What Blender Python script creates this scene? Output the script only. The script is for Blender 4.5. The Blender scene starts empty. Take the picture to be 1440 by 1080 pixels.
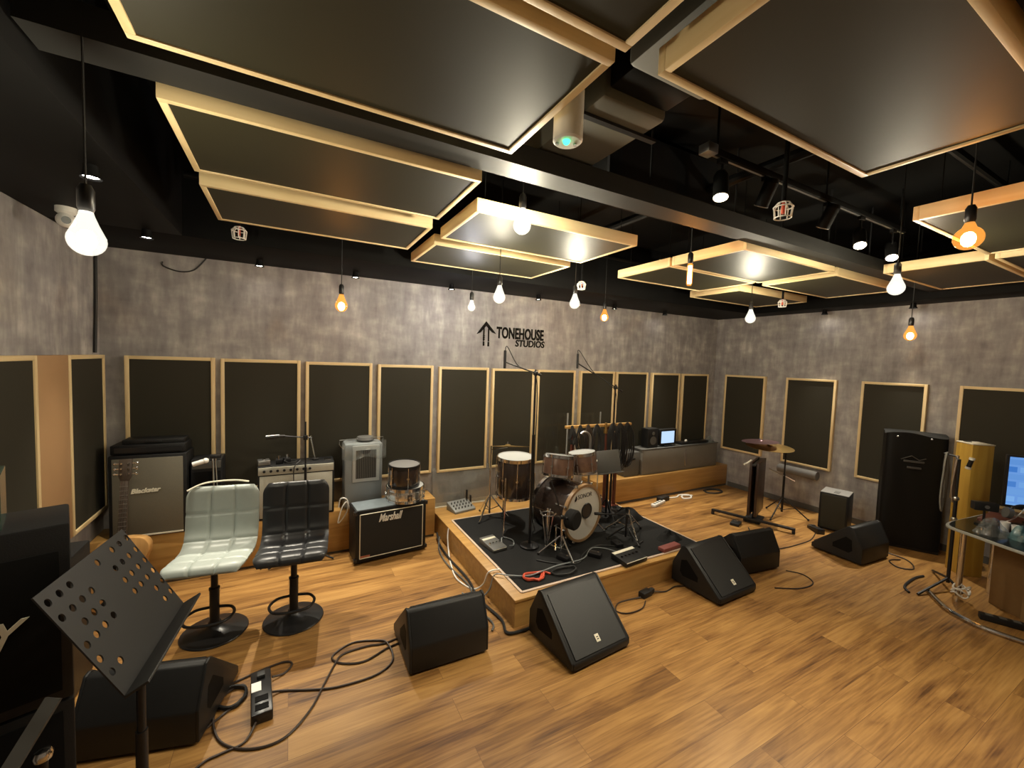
import bpy, bmesh, math, random
from mathutils import Vector, Matrix
random.seed(7)
PI = math.pi
COL = bpy.context.scene.collection
SC = bpy.context.scene

# ------------------------------------------------------------------ helpers
def V(*a): return Vector(a)

def spline(pts, n=6, closed=False):
    P = [Vector(p) for p in pts]
    if len(P) < 3: return P
    out = []; N = len(P)
    segs = N if closed else N - 1
    for i in range(segs):
        if closed: a, b, c, d = P[i-1], P[i], P[(i+1) % N], P[(i+2) % N]
        else: a, b, c, d = P[max(i-1, 0)], P[i], P[i+1], P[min(i+2, N-1)]
        for k in range(n):
            t = k / n
            out.append(0.5*((2*b) + (c-a)*t + (2*a-5*b+4*c-d)*t*t + (3*b-a-3*c+d)*t*t*t))
    if not closed: out.append(P[-1])
    return out

class M:
    """collects shapes and links them as ONE mesh object"""
    def __init__(s): s.bm = bmesh.new()
    def _add(s, verts, faces, T=None):
        vs = [s.bm.verts.new((T @ Vector(v)) if T else v) for v in verts]
        for f in faces:
            try: s.bm.faces.new([vs[i] for i in f])
            except ValueError: pass
        return s
    def box(s, x0, x1, y0, y1, z0, z1, bev=0.0, T=None):
        b = bmesh.new()
        vs = [b.verts.new(p) for p in [(x0,y0,z0),(x1,y0,z0),(x1,y1,z0),(x0,y1,z0),(x0,y0,z1),(x1,y0,z1),(x1,y1,z1),(x0,y1,z1)]]
        for f in [(3,2,1,0),(4,5,6,7),(0,1,5,4),(1,2,6,5),(2,3,7,6),(3,0,4,7)]: b.faces.new([vs[i] for i in f])
        if bev > 0:
            bmesh.ops.bevel(b, geom=list(b.edges), offset=bev, segments=2, affect='EDGES', profile=.5, clamp_overlap=True)
        s._merge(b, T); return s
    def _merge(s, b, T=None):
        b.verts.ensure_lookup_table(); b.verts.index_update()
        s._add([v.co.copy() for v in b.verts], [[v.index for v in f.verts] for f in b.faces], T)
        b.free()
    def prism(s, poly, a, b, axis='x', bev=0.0, T=None):
        """poly in the two other axes (x: (y,z), y: (x,z), z: (x,y)) extruded from a to b"""
        m = bmesh.new()
        def P(p, t):
            if axis == 'x': return (t, p[0], p[1])
            if axis == 'y': return (p[0], t, p[1])
            return (p[0], p[1], t)
        lo = [m.verts.new(P(p, a)) for p in poly]; hi = [m.verts.new(P(p, b)) for p in poly]
        n = len(poly)
        m.faces.new(lo[::-1]); m.faces.new(hi)
        for i in range(n): m.faces.new([lo[i], lo[(i+1) % n], hi[(i+1) % n], hi[i]])
        bmesh.ops.recalc_face_normals(m, faces=m.faces)
        if bev > 0:
            es = [e for e in m.edges if len(e.link_faces) == 2 and e.calc_face_angle(0) > .3]
            bmesh.ops.bevel(m, geom=es, offset=bev, segments=2, affect='EDGES', profile=.5, clamp_overlap=True)
        s._merge(m, T); return s
    def cyl(s, p0, p1, r0, r1=None, n=14, caps=True):
        p0 = Vector(p0); p1 = Vector(p1); r1 = r0 if r1 is None else r1
        d = (p1 - p0).normalized(); u = d.orthogonal().normalized(); w = d.cross(u)
        vs = []; fs = []
        for p, r in ((p0, r0), (p1, r1)):
            for i in range(n):
                a = 2*PI*i/n; vs.append(p + (u*math.cos(a) + w*math.sin(a))*r)
        for i in range(n): fs.append((i, (i+1) % n, n+(i+1) % n, n+i))
        if caps: fs += [tuple(range(n))[::-1], tuple(range(n, 2*n))]
        return s._add(vs, fs)
    def tube(s, pts, r, n=6, closed=False):
        P = [Vector(p) for p in pts]; N = len(P)
        t = (P[1]-P[0]).normalized(); u = t.orthogonal().normalized(); vs = []; fs = []
        for i in range(N):
            if closed: t = (P[(i+1) % N]-P[i-1]).normalized()
            else: t = (P[min(i+1, N-1)]-P[max(i-1, 0)]).normalized()
            u = (u - t*u.dot(t))
            u = u.normalized() if u.length > 1e-6 else t.orthogonal().normalized()
            w = t.cross(u)
            for k in range(n):
                a = 2*PI*k/n; vs.append(P[i] + (u*math.cos(a)+w*math.sin(a))*r)
        for i in range(N if closed else N-1):
            j = (i+1) % N
            for k in range(n): fs.append((i*n+k, i*n+(k+1) % n, j*n+(k+1) % n, j*n+k))
        if not closed: fs += [tuple(range(n))[::-1], tuple(range((N-1)*n, N*n))]
        return s._add(vs, fs)
    def lathe(s, prof, n=28, T=None):
        vs = []; fs = []
        for r, z in prof:
            for k in range(n):
                a = 2*PI*k/n; vs.append((max(r, 1e-4)*math.cos(a), max(r, 1e-4)*math.sin(a), z))
        for i in range(len(prof)-1):
            for k in range(n): fs.append((i*n+k, i*n+(k+1) % n, (i+1)*n+(k+1) % n, (i+1)*n+k))
        e = (len(prof)-1)*n
        if prof[0][0] > .02 and prof[-1][0] > .02:                 # a ring: join last to first
            for k in range(n): fs.append((e+k, e+(k+1) % n, (k+1) % n, k))
        else: fs += [tuple(range(n))[::-1], tuple(range(e, e+n))]
        return s._add(vs, fs, T)
    def ball(s, c, r, n=12, sc=(1,1,1)):
        h = max(6, n//2)
        prof = [(r*math.sin(PI*i/h), -r*math.cos(PI*i/h)) for i in range(h+1)]
        return s.lathe(prof, n, Matrix.Translation(Vector(c)) @ Matrix.Diagonal((*sc, 1)))
    def ring(s, c, R, r, T=None, n=28, m=8):
        pts = [Vector((R*math.cos(2*PI*i/n), R*math.sin(2*PI*i/n), 0)) for i in range(n)]
        TT = Matrix.Translation(Vector(c)) @ (T or Matrix.Identity(4))
        return s.tube([TT @ p for p in pts], r, m, True)
    def grid(s, fn, nu, nv):
        vs = [fn(i/nu, j/nv) for i in range(nu+1) for j in range(nv+1)]
        fs = [(i*(nv+1)+j, (i+1)*(nv+1)+j, (i+1)*(nv+1)+j+1, i*(nv+1)+j+1) for i in range(nu) for j in range(nv)]
        return s._add(vs, fs)
    def obj(s, name, m, parent=None, loc=None, rot=None, ang=35):
        me = bpy.data.meshes.new(name)
        bmesh.ops.recalc_face_normals(s.bm, faces=s.bm.faces)
        s.bm.to_mesh(me); s.bm.free()
        me.shade_smooth()
        me.set_sharp_from_angle(angle=math.radians(ang))
        if m: me.materials.append(m)
        o = bpy.data.objects.new(name, me); COL.objects.link(o)
        if parent: o.parent = parent
        if loc: o.location = loc
        if rot: o.rotation_euler = rot
        return o

def tag(o, label, cat, group=None):
    o['label'] = label; o['category'] = cat
    if group: o['group'] = group
    return o
def thing(name, label, cat, loc=(0,0,0), rz=0.0, group=None, rot=None):
    o = bpy.data.objects.new(name, None); COL.objects.link(o)
    o.empty_display_size = .05
    o.location = loc; o.rotation_euler = rot if rot else (0, 0, rz)
    return tag(o, label, cat, group)
def struct(o): o['kind'] = 'structure'; return o
def dup(root, loc, rot=None, label=None, group=None):
    r = root.copy(); COL.objects.link(r); r.location = loc
    if rot is not None: r.rotation_euler = rot
    if label: r['label'] = label
    if group: r['group'] = group
    for ch in list(root.children):
        c = ch.copy(); COL.objects.link(c); c.parent = r
        for g in list(ch.children):
            d = g.copy(); COL.objects.link(d); d.parent = c
    return r
def text(name, body, size, m, parent=None, T=None, shear=0.0, sx=1.0, bold=0.0, ext=.002, align='LEFT', spacing=1.0):
    """lettering as a mesh, lying in local XY, turned by T"""
    c = bpy.data.curves.new(name, 'FONT'); c.body = body; c.size = size; c.shear = shear; c.offset = bold
    c.extrude = ext; c.align_x = align; c.space_character = spacing; c.resolution_u = 4
    t = bpy.data.objects.new(name+'_src', c); COL.objects.link(t)
    dg = bpy.context.evaluated_depsgraph_get()
    me = bpy.data.meshes.new_from_object(t.evaluated_get(dg))
    bpy.data.objects.remove(t); bpy.data.curves.remove(c)
    me.transform((T or Matrix.Identity(4)) @ Matrix.Diagonal((sx, 1, 1, 1)))
    me.materials.clear(); me.materials.append(m)
    o = bpy.data.objects.new(name, me); COL.objects.link(o)
    if parent: o.parent = parent
    return o
def RX(a): return Matrix.Rotation(math.radians(a), 4, 'X')
def RY(a): return Matrix.Rotation(math.radians(a), 4, 'Y')
def RZ(a): return Matrix.Rotation(math.radians(a), 4, 'Z')
def TR(x, y, z): return Matrix.Translation((x, y, z))
def R(a): return math.radians(a)

# ------------------------------------------------------------------ materials
def newmat(name):
    m = bpy.data.materials.new(name); m.use_nodes = True
    nt = m.node_tree; b = nt.nodes['Principled BSDF']
    return m, nt, b
def simple(name, col, rough=.5, metal=0.0, noise=.12, scale=40, spec=.5, bump=0.0, trans=0.0, coat=0.0):
    """a plain surface with slight procedural variation"""
    m, nt, b = newmat(name); N = nt.nodes; L = nt.links
    tc = N.new('ShaderNodeTexCoord'); no = N.new('ShaderNodeTexNoise'); no.inputs['Scale'].default_value = scale
    no.inputs['Detail'].default_value = 4
    L.new(tc.outputs['Object'], no.inputs['Vector'])
    mx = N.new('ShaderNodeMix'); mx.data_type = 'RGBA'
    mx.inputs['A'].default_value = (*[c*(1-noise) for c in col], 1); mx.inputs['B'].default_value = (*[min(1, c*(1+noise)) for c in col], 1)
    L.new(no.outputs['Fac'], mx.inputs['Factor']); L.new(mx.outputs['Result'], b.inputs['Base Color'])
    b.inputs['Roughness'].default_value = rough; b.inputs['Metallic'].default_value = metal
    b.inputs['Specular IOR Level'].default_value = spec
    b.inputs['Transmission Weight'].default_value = trans; b.inputs['Coat Weight'].default_value = coat
    if bump:
        bp = N.new('ShaderNodeBump'); bp.inputs['Strength'].default_value = bump; bp.inputs['Distance'].default_value = .002
        L.new(no.outputs['Fac'], bp.inputs['Height']); L.new(bp.outputs['Normal'], b.inputs['Normal'])
    return m
def wood(name, c0, c1, axis='x', rough=.45, scale=6, stretch=14):
    m, nt, b = newmat(name); N = nt.nodes; L = nt.links
    tc = N.new('ShaderNodeTexCoord'); mp = N.new('ShaderNodeMapping')
    sc = {'x': (1, stretch, stretch), 'y': (stretch, 1, stretch), 'z': (stretch, stretch, 1)}[axis]
    mp.inputs['Scale'].default_value = sc
    L.new(tc.outputs['Object'], mp.inputs['Vector'])
    no = N.new('ShaderNodeTexNoise'); no.inputs['Scale'].default_value = scale*.25; no.inputs['Detail'].default_value = 6; no.inputs['Distortion'].default_value = .6
    L.new(mp.outputs['Vector'], no.inputs['Vector'])
    r = N.new('ShaderNodeValToRGB'); r.color_ramp.elements[0].position = .3; r.color_ramp.elements[1].position = .72
    r.color_ramp.elements[0].color = (*c0, 1); r.color_ramp.elements[1].color = (*c1, 1)
    L.new(no.outputs['Fac'], r.inputs['Fac']); L.new(r.outputs['Color'], b.inputs['Base Color'])
    b.inputs['Roughness'].default_value = rough
    return m
def emit(name, col, s):
    m = bpy.data.materials.new(name); m.use_nodes = True; nt = m.node_tree
    nt.nodes.remove(nt.nodes['Principled BSDF'])
    e = nt.nodes.new('ShaderNodeEmission'); e.inputs['Color'].default_value = (*col, 1); e.inputs['Strength'].default_value = s
    nt.links.new(e.outputs[0], nt.nodes['Material Output'].inputs['Surface'])
    return m
def outer(nt, f):
    """mirror reflection on the outer face only: thin sheets have no inner total reflection"""
    g = nt.nodes.new('ShaderNodeNewGeometry'); k = nt.nodes.new('ShaderNodeMath'); k.operation = 'SUBTRACT'; k.inputs[0].default_value = 1
    nt.links.new(g.outputs['Backfacing'], k.inputs[1])
    m = nt.nodes.new('ShaderNodeMath'); m.operation = 'MULTIPLY'
    nt.links.new(f.outputs[0], m.inputs[0]); nt.links.new(k.outputs[0], m.inputs[1])
    return m.outputs[0]
def clear(name, tint, gloss=.12, rough=.03, haze=0.0, hazecol=(.8,.8,.8)):
    """thin clear sheet: mostly see-through, with a reflection and an optional milky part"""
    m = bpy.data.materials.new(name); m.use_nodes = True; nt = m.node_tree; N = nt.nodes; L = nt.links
    N.remove(N['Principled BSDF'])
    t = N.new('ShaderNodeBsdfTransparent'); t.inputs['Color'].default_value = (*tint, 1)
    g = N.new('ShaderNodeBsdfGlossy'); g.inputs['Roughness'].default_value = rough
    f = N.new('ShaderNodeFresnel'); f.inputs['IOR'].default_value = 1.45
    ma = N.new('ShaderNodeMath'); ma.operation = 'ADD'; ma.inputs[1].default_value = gloss*.3; ma.use_clamp = True
    L.new(outer(nt, f), ma.inputs[0])
    mx = N.new('ShaderNodeMixShader'); L.new(ma.outputs[0], mx.inputs['Fac']); L.new(t.outputs[0], mx.inputs[1]); L.new(g.outputs[0], mx.inputs[2])
    last = mx
    if haze:
        d = N.new('ShaderNodeBsdfDiffuse'); d.inputs['Color'].default_value = (*hazecol, 1)
        m2 = N.new('ShaderNodeMixShader'); m2.inputs['Fac'].default_value = haze
        L.new(mx.outputs[0], m2.inputs[1]); L.new(d.outputs[0], m2.inputs[2]); last = m2
    L.new(last.outputs[0], N['Material Output'].inputs['Surface'])
    return m

def plaster():
    m, nt, b = newmat('grey_plaster'); N = nt.nodes; L = nt.links
    tc = N.new('ShaderNodeTexCoord')
    def noise(scale, st, det=5, dist=.3):
        mp = N.new('ShaderNodeMapping'); mp.inputs['Scale'].default_value = st
        L.new(tc.outputs['Object'], mp.inputs['Vector'])
        n = N.new('ShaderNodeTexNoise'); n.inputs['Scale'].default_value = scale; n.inputs['Detail'].default_value = det; n.inputs['Distortion'].default_value = dist
        L.new(mp.outputs['Vector'], n.inputs['Vector']); return n
    big = noise(1.3, (1, 1, 1)); ver = noise(5.5, (2.2, 2.2, .55), 5, .15); hor = noise(6, (.8, .8, 1.7), 3, .1)
    fine = noise(30, (1.5, 1.5, .5), 3, 0)
    def mth(op, a, bb):
        k = N.new('ShaderNodeMath'); k.operation = op
        for i, x in enumerate((a, bb)):
            if isinstance(x, (int, float)): k.inputs[i].default_value = x
            else: L.new(x, k.inputs[i])
        return k.outputs[0]
    s = mth('ADD', mth('MULTIPLY', ver.outputs['Fac'], .40), mth('MULTIPLY', hor.outputs['Fac'], .30))
    s = mth('ADD', s, mth('MULTIPLY', big.outputs['Fac'], .20))
    s = mth('ADD', s, mth('MULTIPLY', fine.outputs['Fac'], .10))
    r = N.new('ShaderNodeValToRGB'); cr = r.color_ramp
    cr.elements[0].position = .36; cr.elements[0].color = (.205, .192, .198, 1)
    cr.elements[1].position = .66; cr.elements[1].color = (.56, .54, .51, 1)
    e = cr.elements.new(.5); e.color = (.315, .298, .295, 1)
    e = cr.elements.new(.57); e.color = (.40, .38, .365, 1)
    L.new(s, r.inputs['Fac']); L.new(r.outputs['Color'], b.inputs['Base Color'])
    b.inputs['Roughness'].default_value = .62; b.inputs['Specular IOR Level'].default_value = .3
    return m

def floormat():
    m, nt, b = newmat('plank_floor'); N = nt.nodes; L = nt.links
    tc = N.new('ShaderNodeTexCoord')
    br = N.new('ShaderNodeTexBrick'); br.offset = .37; br.squash = 1
    br.inputs['Scale'].default_value = 1; br.inputs['Brick Width'].default_value = 1.25; br.inputs['Row Height'].default_value = .155
    br.inputs['Mortar Size'].default_value = .0012; br.inputs['Mortar Smooth'].default_value = .3; br.inputs['Bias'].default_value = 0
    br.inputs['Color1'].default_value = (0, 0, 0, 1); br.inputs['Color2'].default_value = (1, 1, 1, 1); br.inputs['Mortar'].default_value = (.3, .3, .3, 1)
    L.new(tc.outputs['Object'], br.inputs['Vector'])
    # every plank shifts the grain
    sep = N.new('ShaderNodeSeparateColor'); L.new(br.outputs['Color'], sep.inputs[0])
    sh = N.new('ShaderNodeVectorMath'); sh.operation = 'MULTIPLY'; sh.inputs[1].default_value = (13, 7, 0)
    L.new(br.outputs['Color'], sh.inputs[0])
    ad = N.new('ShaderNodeVectorMath'); ad.operation = 'ADD'; L.new(tc.outputs['Object'], ad.inputs[0]); L.new(sh.outputs[0], ad.inputs[1])
    def noise(scale, st, det, dist):
        mp = N.new('ShaderNodeMapping'); mp.inputs['Scale'].default_value = st; L.new(ad.outputs[0], mp.inputs['Vector'])
        n = N.new('ShaderNodeTexNoise'); n.inputs['Scale'].default_value = scale; n.inputs['Detail'].default_value = det; n.inputs['Distortion'].default_value = dist
        L.new(mp.outputs['Vector'], n.inputs['Vector']); return n
    g1 = noise(1.6, (1, 7, 1), 6, .8); g2 = noise(3, (1, 26, 1), 4, .3)
    mm = N.new('ShaderNodeMix'); mm.data_type = 'FLOAT'; mm.inputs['Factor'].default_value = .38
    L.new(g1.outputs['Fac'], mm.inputs['A']); L.new(g2.outputs['Fac'], mm.inputs['B'])
    k = N.new('ShaderNodeMath'); k.operation = 'MULTIPLY_ADD'; k.inputs[1].default_value = .11; L.new(sep.outputs[0], k.inputs[0])
    L.new(mm.outputs['Result'], k.inputs[2])
    r = N.new('ShaderNodeValToRGB'); cr = r.color_ramp
    cr.elements[0].position = .36; cr.elements[0].color = (.085, .036, .011, 1)
    cr.elements[1].position = .80; cr.elements[1].color = (.47, .265, .085, 1)
    e = cr.elements.new(.50); e.color = (.235, .115, .033, 1)
    e = cr.elements.new(.62); e.color = (.35, .185, .055, 1)
    L.new(k.outputs[0], r.inputs['Fac'])
    mo = N.new('ShaderNodeMix'); mo.data_type = 'RGBA'; mo.inputs['B'].default_value = (.15, .07, .024, 1)
    L.new(br.outputs['Fac'], mo.inputs['Factor']); L.new(r.outputs['Color'], mo.inputs['A'])
    L.new(mo.outputs['Result'], b.inputs['Base Color'])
    b.inputs['Roughness'].default_value = .36; b.inputs['Specular IOR Level'].default_value = .45
    return m

PLAST = plaster(); FLOOR = floormat()
PINE = wood('pine', (.70, .52, .26), (.83, .66, .38), 'x', .5)
PINEZ = wood('pine_upright', (.70, .52, .26), (.83, .66, .38), 'z', .5)
FABRIC = simple('black_fabric', (.034, .031, .021), .8, noise=.1, scale=300, spec=.3)
CEILFAB = simple('dark_ceiling_fabric', (.031, .028, .015), .5, noise=.06, scale=300, spec=.22)
OAK = wood('amber_laminate', (.36, .19, .05), (.52, .30, .095), 'x', .4)
PLY = simple('tan_board', (.42, .25, .12), .6, noise=.06, scale=6)
BLACKPAINT = simple('black_paint', (.006, .006, .006), .6, noise=.2, scale=8, spec=.08)
DUCT = simple('duct_wrap', (.085, .08, .062), .6, noise=.15, scale=5)
BEAMM = simple('dark_beam', (.022, .022, .021), .6, noise=.15, scale=8, spec=.25)
PLASTIC = simple('black_plastic', (.013, .0132, .0135), .48, noise=.1, spec=.35)
PLASTIC2 = simple('black_gloss_plastic', (.014, .014, .015), .3, noise=.1)
RUBBER = simple('black_rubber', (.012, .012, .012), .6)
BROWNRUB = simple('dark_cable', (.03, .018, .012), .5)
CARPET = simple('black_carpet', (.018, .018, .018), .95, noise=.4, scale=120, bump=.6, spec=.1)
CHROME = simple('chrome', (.75, .75, .75), .16, 1.0, noise=.04)
STEEL = simple('satin_steel', (.5, .5, .5), .35, 1.0, noise=.06)
DARKMET = simple('dark_metal', (.03, .03, .032), .38, .6)
TOLEX = simple('black_tolex', (.010, .010, .0105), .5, spec=.3, noise=.3, scale=220, bump=.4)
GRILL = simple('grille_grey', (.13, .118, .088), .7, noise=.18, scale=260)
SILVERGRILL = simple('grille_silver', (.40, .39, .33), .6, noise=.2, scale=240)
CREAM = simple('cream', (.72, .68, .55), .5, noise=.05)
WHITE = simple('white_plastic', (.78, .77, .73), .4, noise=.04)
GREYP = simple('grey_plastic', (.24, .26, .27), .4, noise=.06, scale=10)
GREYD = simple('grey_dark', (.10, .10, .095), .5, noise=.08, scale=20)
PALELEATHER = simple('pale_grey_leather', (.36, .40, .375), .38, noise=.05, scale=30)
BLKLEATHER = simple('black_leather', (.022, .023, .025), .36, noise=.1, scale=30)
RED = simple('red_plastic', (.60, .08, .035), .5)
REDD = simple('dull_red', (.22, .06, .05), .6)
SHELL = simple('dark_drum_shell', (.035, .024, .02), .2, noise=.25, scale=12, coat=.5)
SPARKLE = simple('brown_drum_shell', (.15, .085, .06), .28, noise=.55, scale=22, coat=.4)
KICKHEAD = simple('white_drum_head', (.86, .86, .80), .4, noise=.04, scale=14)
DRUMHEAD = simple('drum_head', (.40, .41, .40), .35, noise=.05, scale=14)
TANHOOP = wood('hoop_wood', (.32, .19, .09), (.46, .30, .16), 'x', .35)
BRASS = simple('brass', (.62, .42, .16), .3, 1.0)
SPRUCE = wood('spruce', (.42, .22, .07), (.55, .31, .11), 'z', .35)
ROSEW = simple('dark_fretboard', (.05, .035, .025), .5)
REDWOOD = wood('red_brown_wood', (.085, .02, .012), (.13, .035, .018), 'z', .4)
YELLOW = wood('yellow_wood', (.42, .25, .035), (.55, .35, .06), 'z', .45)
CARD = simple('cardboard', (.20, .11, .035), .85, noise=.08, scale=30)
GLASSDK = simple('dark_glass', (.018, .022, .02), .12, noise=.05)
ACRYL = clear('clear_acrylic', (.985, .99, .985), .03, .05)
ACRYLG = clear('green_tinted_acrylic', (.70, .80, .74), .15, .05, .10, (.28, .36, .32))
BAGM = clear('clear_bag', (.86, .88, .88), .25, .12, .12, (.6, .65, .65))
TEALBAG = clear('teal_bag', (.45, .68, .72), .4, .15, .35, (.16, .32, .36))
ACRYLH = clear('hazed_acrylic', (.90, .90, .88), .25, .08, .22, (.50, .50, .48))  # milky haze in the colour stands for the sheet's grey reflection

# ------------------------------------------------------------------ room
XL, XR, YB, YF, ZC = -1.295, 6.09, 4.345, -1.8, 3.2
struct(M().box(XL-.1, XR+.1, YF-.1, YB+.1, -.1, 0).obj('floor', FLOOR))
struct(M().box(XL-.1, XR+.1, YF-.1, YB+.1, ZC, ZC+.1).obj('ceiling', BLACKPAINT))
struct(M().box(XL-.1, XR+.1, YB, YB+.1, 0, ZC).obj('wall_back', PLAST))
struct(M().box(XL-.1, XL, YF, YB, 0, ZC).obj('wall_left', PLAST))
struct(M().box(XR, XR+.1, YF, YB, 0, ZC).obj('wall_right', PLAST))
struct(M().box(XL, XR, YF-.1, YF, 0, ZC).obj('wall_front', PLAST))
ZS = 2.615
struct(M().box(XL, XR, 3.58, YB, ZS, ZC, .004).obj('trim_1', BLACKPAINT))          # boxed-in soffit along back wall
struct(M().box(XL, -.64, YF, 3.58, ZS, ZC, .004).obj('trim_2', BLACKPAINT))        # soffit along left wall
struct(M().box(5.72, XR, YF, 3.58, ZS, ZC, .004).obj('trim_3', BLACKPAINT))        # soffit along right wall
struct(M().box(XR-.012, XR, YF, 4.0, 0, .07).obj('baseboard_right', GREYD))
struct(M().box(XL, XL+.012, YF, 4.0, 0, .07).obj('baseboard_left', GREYD))
struct(M().box(1.42, 3.44, YB-.012, YB, .2, .235).obj('baseboard_back', CREAM))

# ------------------------------------------------------------------ acoustic wall panels
def wall_panel(w, h, x, y, z, rz, label, group):
    t = thing('acoustic_absorber', label, 'acoustic panel', (x, y, z), R(rz), group)
    fw = .028
    for x0 in (-w/2, w/2-fw): M().box(x0, x0+fw, -.045, 0, 0, h, .003).obj('side_rail', PINEZ, t)
    for z0 in (0, h-fw): M().box(-w/2+fw, w/2-fw, -.045, 0, z0, z0+fw, .003).obj('cross_rail', PINE, t)
    M().box(-w/2+fw-.002, w/2-fw+.002, -.036, -.004, fw-.002, h-fw+.002).obj('fabric_face', FABRIC, t)
    return t
BP = [(-1.142, -.559, 1.784, 'behind the big grey guitar cabinet, at the left end of the back wall'),
      (-.519, .093, 1.780, 'behind the pale grey stool, second from left on the back wall'),
      (.135, .733, 1.772, 'between the silver amplifier and the grey upright unit on the back wall'),
      (.789, 1.364, 1.764, 'right above the silver snare drum on the back wall'),
      (1.428, 2.021, 1.755, 'directly left of the panel below the wall sign'),
      (2.067, 2.633, 1.750, 'below the wall sign, with a lamp sheen on it'),
      (2.684, 3.257, 1.746, 'just right of the tall boom stand on the back wall'),
      (3.337, 3.920, 1.744, 'below the right hanging microphone on the back wall'),
      (3.958, 4.551, 1.742, 'behind the cable rack, right of the right boom arm'),
      (4.638, 5.224, 1.738, 'behind the small glowing monitor on the back wall'),
      (5.287, 5.884, 1.735, 'rightmost on the back wall, beside the corner')]
for x0, x1, zt, lab in BP:
    wall_panel(x1-x0, 1.165, (x0+x1)/2, YB-.001, zt-1.165, 0, 'black panel '+lab, 'acoustic panels on the back wall')
RP = [(3.514, 4.146, 1.742, 'left end of right wall, behind the cymbal stand'),
      (2.631, 3.232, 1.742, 'second from the corner on right wall, above the grey pipe'),
      (1.786, 2.373, 1.744, 'partly hidden by the tall black covered speaker'),
      (.944, 1.544, 1.748, 'behind the yellow wooden box at the right')]
for y0, y1, zt, lab in RP:
    wall_panel((y1-y0)*.997, 1.165, XR-.001, (y0+y1)/2*.997, zt-1.165, -90, 'black panel on right wall, '+lab, 'acoustic panels on the right wall')
wall_panel(.585, 1.20, XL+.001, 3.997, .585, 90, 'narrow-looking black panel on left wall nearest the back corner', 'acoustic panels on the left wall')
wall_panel(.60, 1.20, XL+.001, 3.02, .585, 90, 'black panel on left wall cut by the picture edge, left of the tan board', 'acoustic panels on the left wall')
tag(M().box(XL+.001, XL+.042, 3.325, 3.700, .585, 1.785, .002).obj('mounted_board', PLY), 'plain tan wooden board on left wall between two black panels', 'board')

# ------------------------------------------------------------------ ceiling panels
ZP = 2.65; KS = (ZP-1.85)/.75
def ceil_panel(x0, x1, y0, y1, label, inset=.08):
    x0, x1, y0, y1 = [v*KS for v in (x0, x1, y0, y1)]
    w, d = x1-x0, y1-y0
    t = thing('hanging_absorber', label, 'ceiling panel', ((x0+x1)/2, (y0+y1)/2, ZP), 0, 'suspended acoustic ceiling panels')
    f = .024; h = .072
    for v in (-d/2, d/2-f): M().box(-w/2, w/2, v, v+f, 0, h, .002).obj('long_rail', PINE, t)
    for v in (-w/2, w/2-f): M().box(v, v+f, -d/2+f, d/2-f, 0, h, .002).obj('short_rail', wood_y, t)
    M().box(-w/2+f-.002, w/2-f+.002, -d/2+f-.002, d/2-f+.002, .005, h-.004).obj('fabric_face', CEILFAB, t)
    for sx in (-1, 1):
        for sy in (-1, 1):
            xx = -w/2+inset if sx < 0 else w/2-.08
            M().cyl((xx, sy*(d/2-.08), h-.006), (xx, sy*(d/2-.08), ZC-ZP), .0025, n=5).obj('hanging_wire', BLACKPAINT, t)
wood_y = wood('pine_across', (.70, .52, .26), (.83, .66, .38), 'y', .5)
for a in [(-.350, .712, .835, 1.383, 'large black ceiling panel at top left, over the dark beam'),
          (-.350, .712, .230, .800, 'black ceiling panel at the top edge, left of the grey duct'),
          (.838, 1.946, .324, .815, 'large black ceiling panel at top right, in front of the track lights', .46),
          (.838, 1.946, -.30, .290, 'black ceiling panel just cut by the top right corner', .46),
          (-.355, .714, 1.650, 2.225, 'long black ceiling panel under the dark beam at left'),
          (-.364, .730, 2.385, 2.958, 'black ceiling panel nearest the back left corner lights'),
          (.835, 1.938, 1.980, 2.560, 'black ceiling panel behind the bright middle pendant bulb'),
          (.840, 1.945, 2.700, 3.297, 'black ceiling panel nearest the wall sign'),
          (2.528, 3.620, 1.640, 2.215, 'black ceiling panel behind the tubular amber bulb, near row'),
          (2.528, 3.600, 2.235, 2.800, 'black ceiling panel left of the tubular amber bulb, far row'),
          (3.765, 4.880, 1.680, 2.270, 'black ceiling panel under the right end of the dark beam'),
          (3.830, 5.020, 2.520, 3.090, 'small-looking black ceiling panel nearest the right back corner'),
          (3.945, 5.050, .930, 1.467, 'black ceiling panel above the bright bulb at right'),
          (3.945, 5.050, .330, .905, 'black ceiling panel at the right edge, joined to the one above the bright bulb'),
          (2.690, 3.780, .330, .903, 'black ceiling panel behind the globe bulb at right edge')]:
    ceil_panel(*a)

# ------------------------------------------------------------------ ceiling services
t = thing('air_duct', 'grey wrapped air duct crossing the ceiling between the big panels', 'duct', (1.115, 0, 2.785))
M().box(-.15, .16, 1.18, 1.80, 0, .28, .02).obj('far_section', DUCT, t)
M().box(-.17, .19, -1.0, 1.05, .01, .30, .02).obj('near_section', DUCT, t)
M().box(-.13, .15, 1.05, 1.18, .03, .26, .01).obj('collar', BLACKPAINT, t)
for y in (1.7, 1.3, .6): M().box(-.2, .22, y-.012, y+.012, -.012, 0).cyl((-.19, y, 0), (-.19, y, ZC-2.785), .005, n=6).cyl((.21, y, 0), (.21, y, ZC-2.785), .005, n=6).obj('hanger', DARKMET, t)
t = thing('cable_tray', 'dark metal beam running across the ceiling below the duct', 'beam', (0, 1.665, 2.685))
M().prism([(-.068, 0), (.068, 0), (.068, .09), (.056, .09), (.056, .012), (-.056, .012), (-.056, .09), (-.068, .09)], -.63, 5.71, 'x').obj('channel', BEAMM, t)
for x in (.9, 1.7, 2.43, 2.95, 3.55, 4.2, 5.2): M().cyl((x, 0, .01), (x, 0, ZC-2.685), .006, n=6).cyl((x, 0, .012), (x, 0, .03), .014, n=8).obj('threaded_rod', DARKMET, t)
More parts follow.
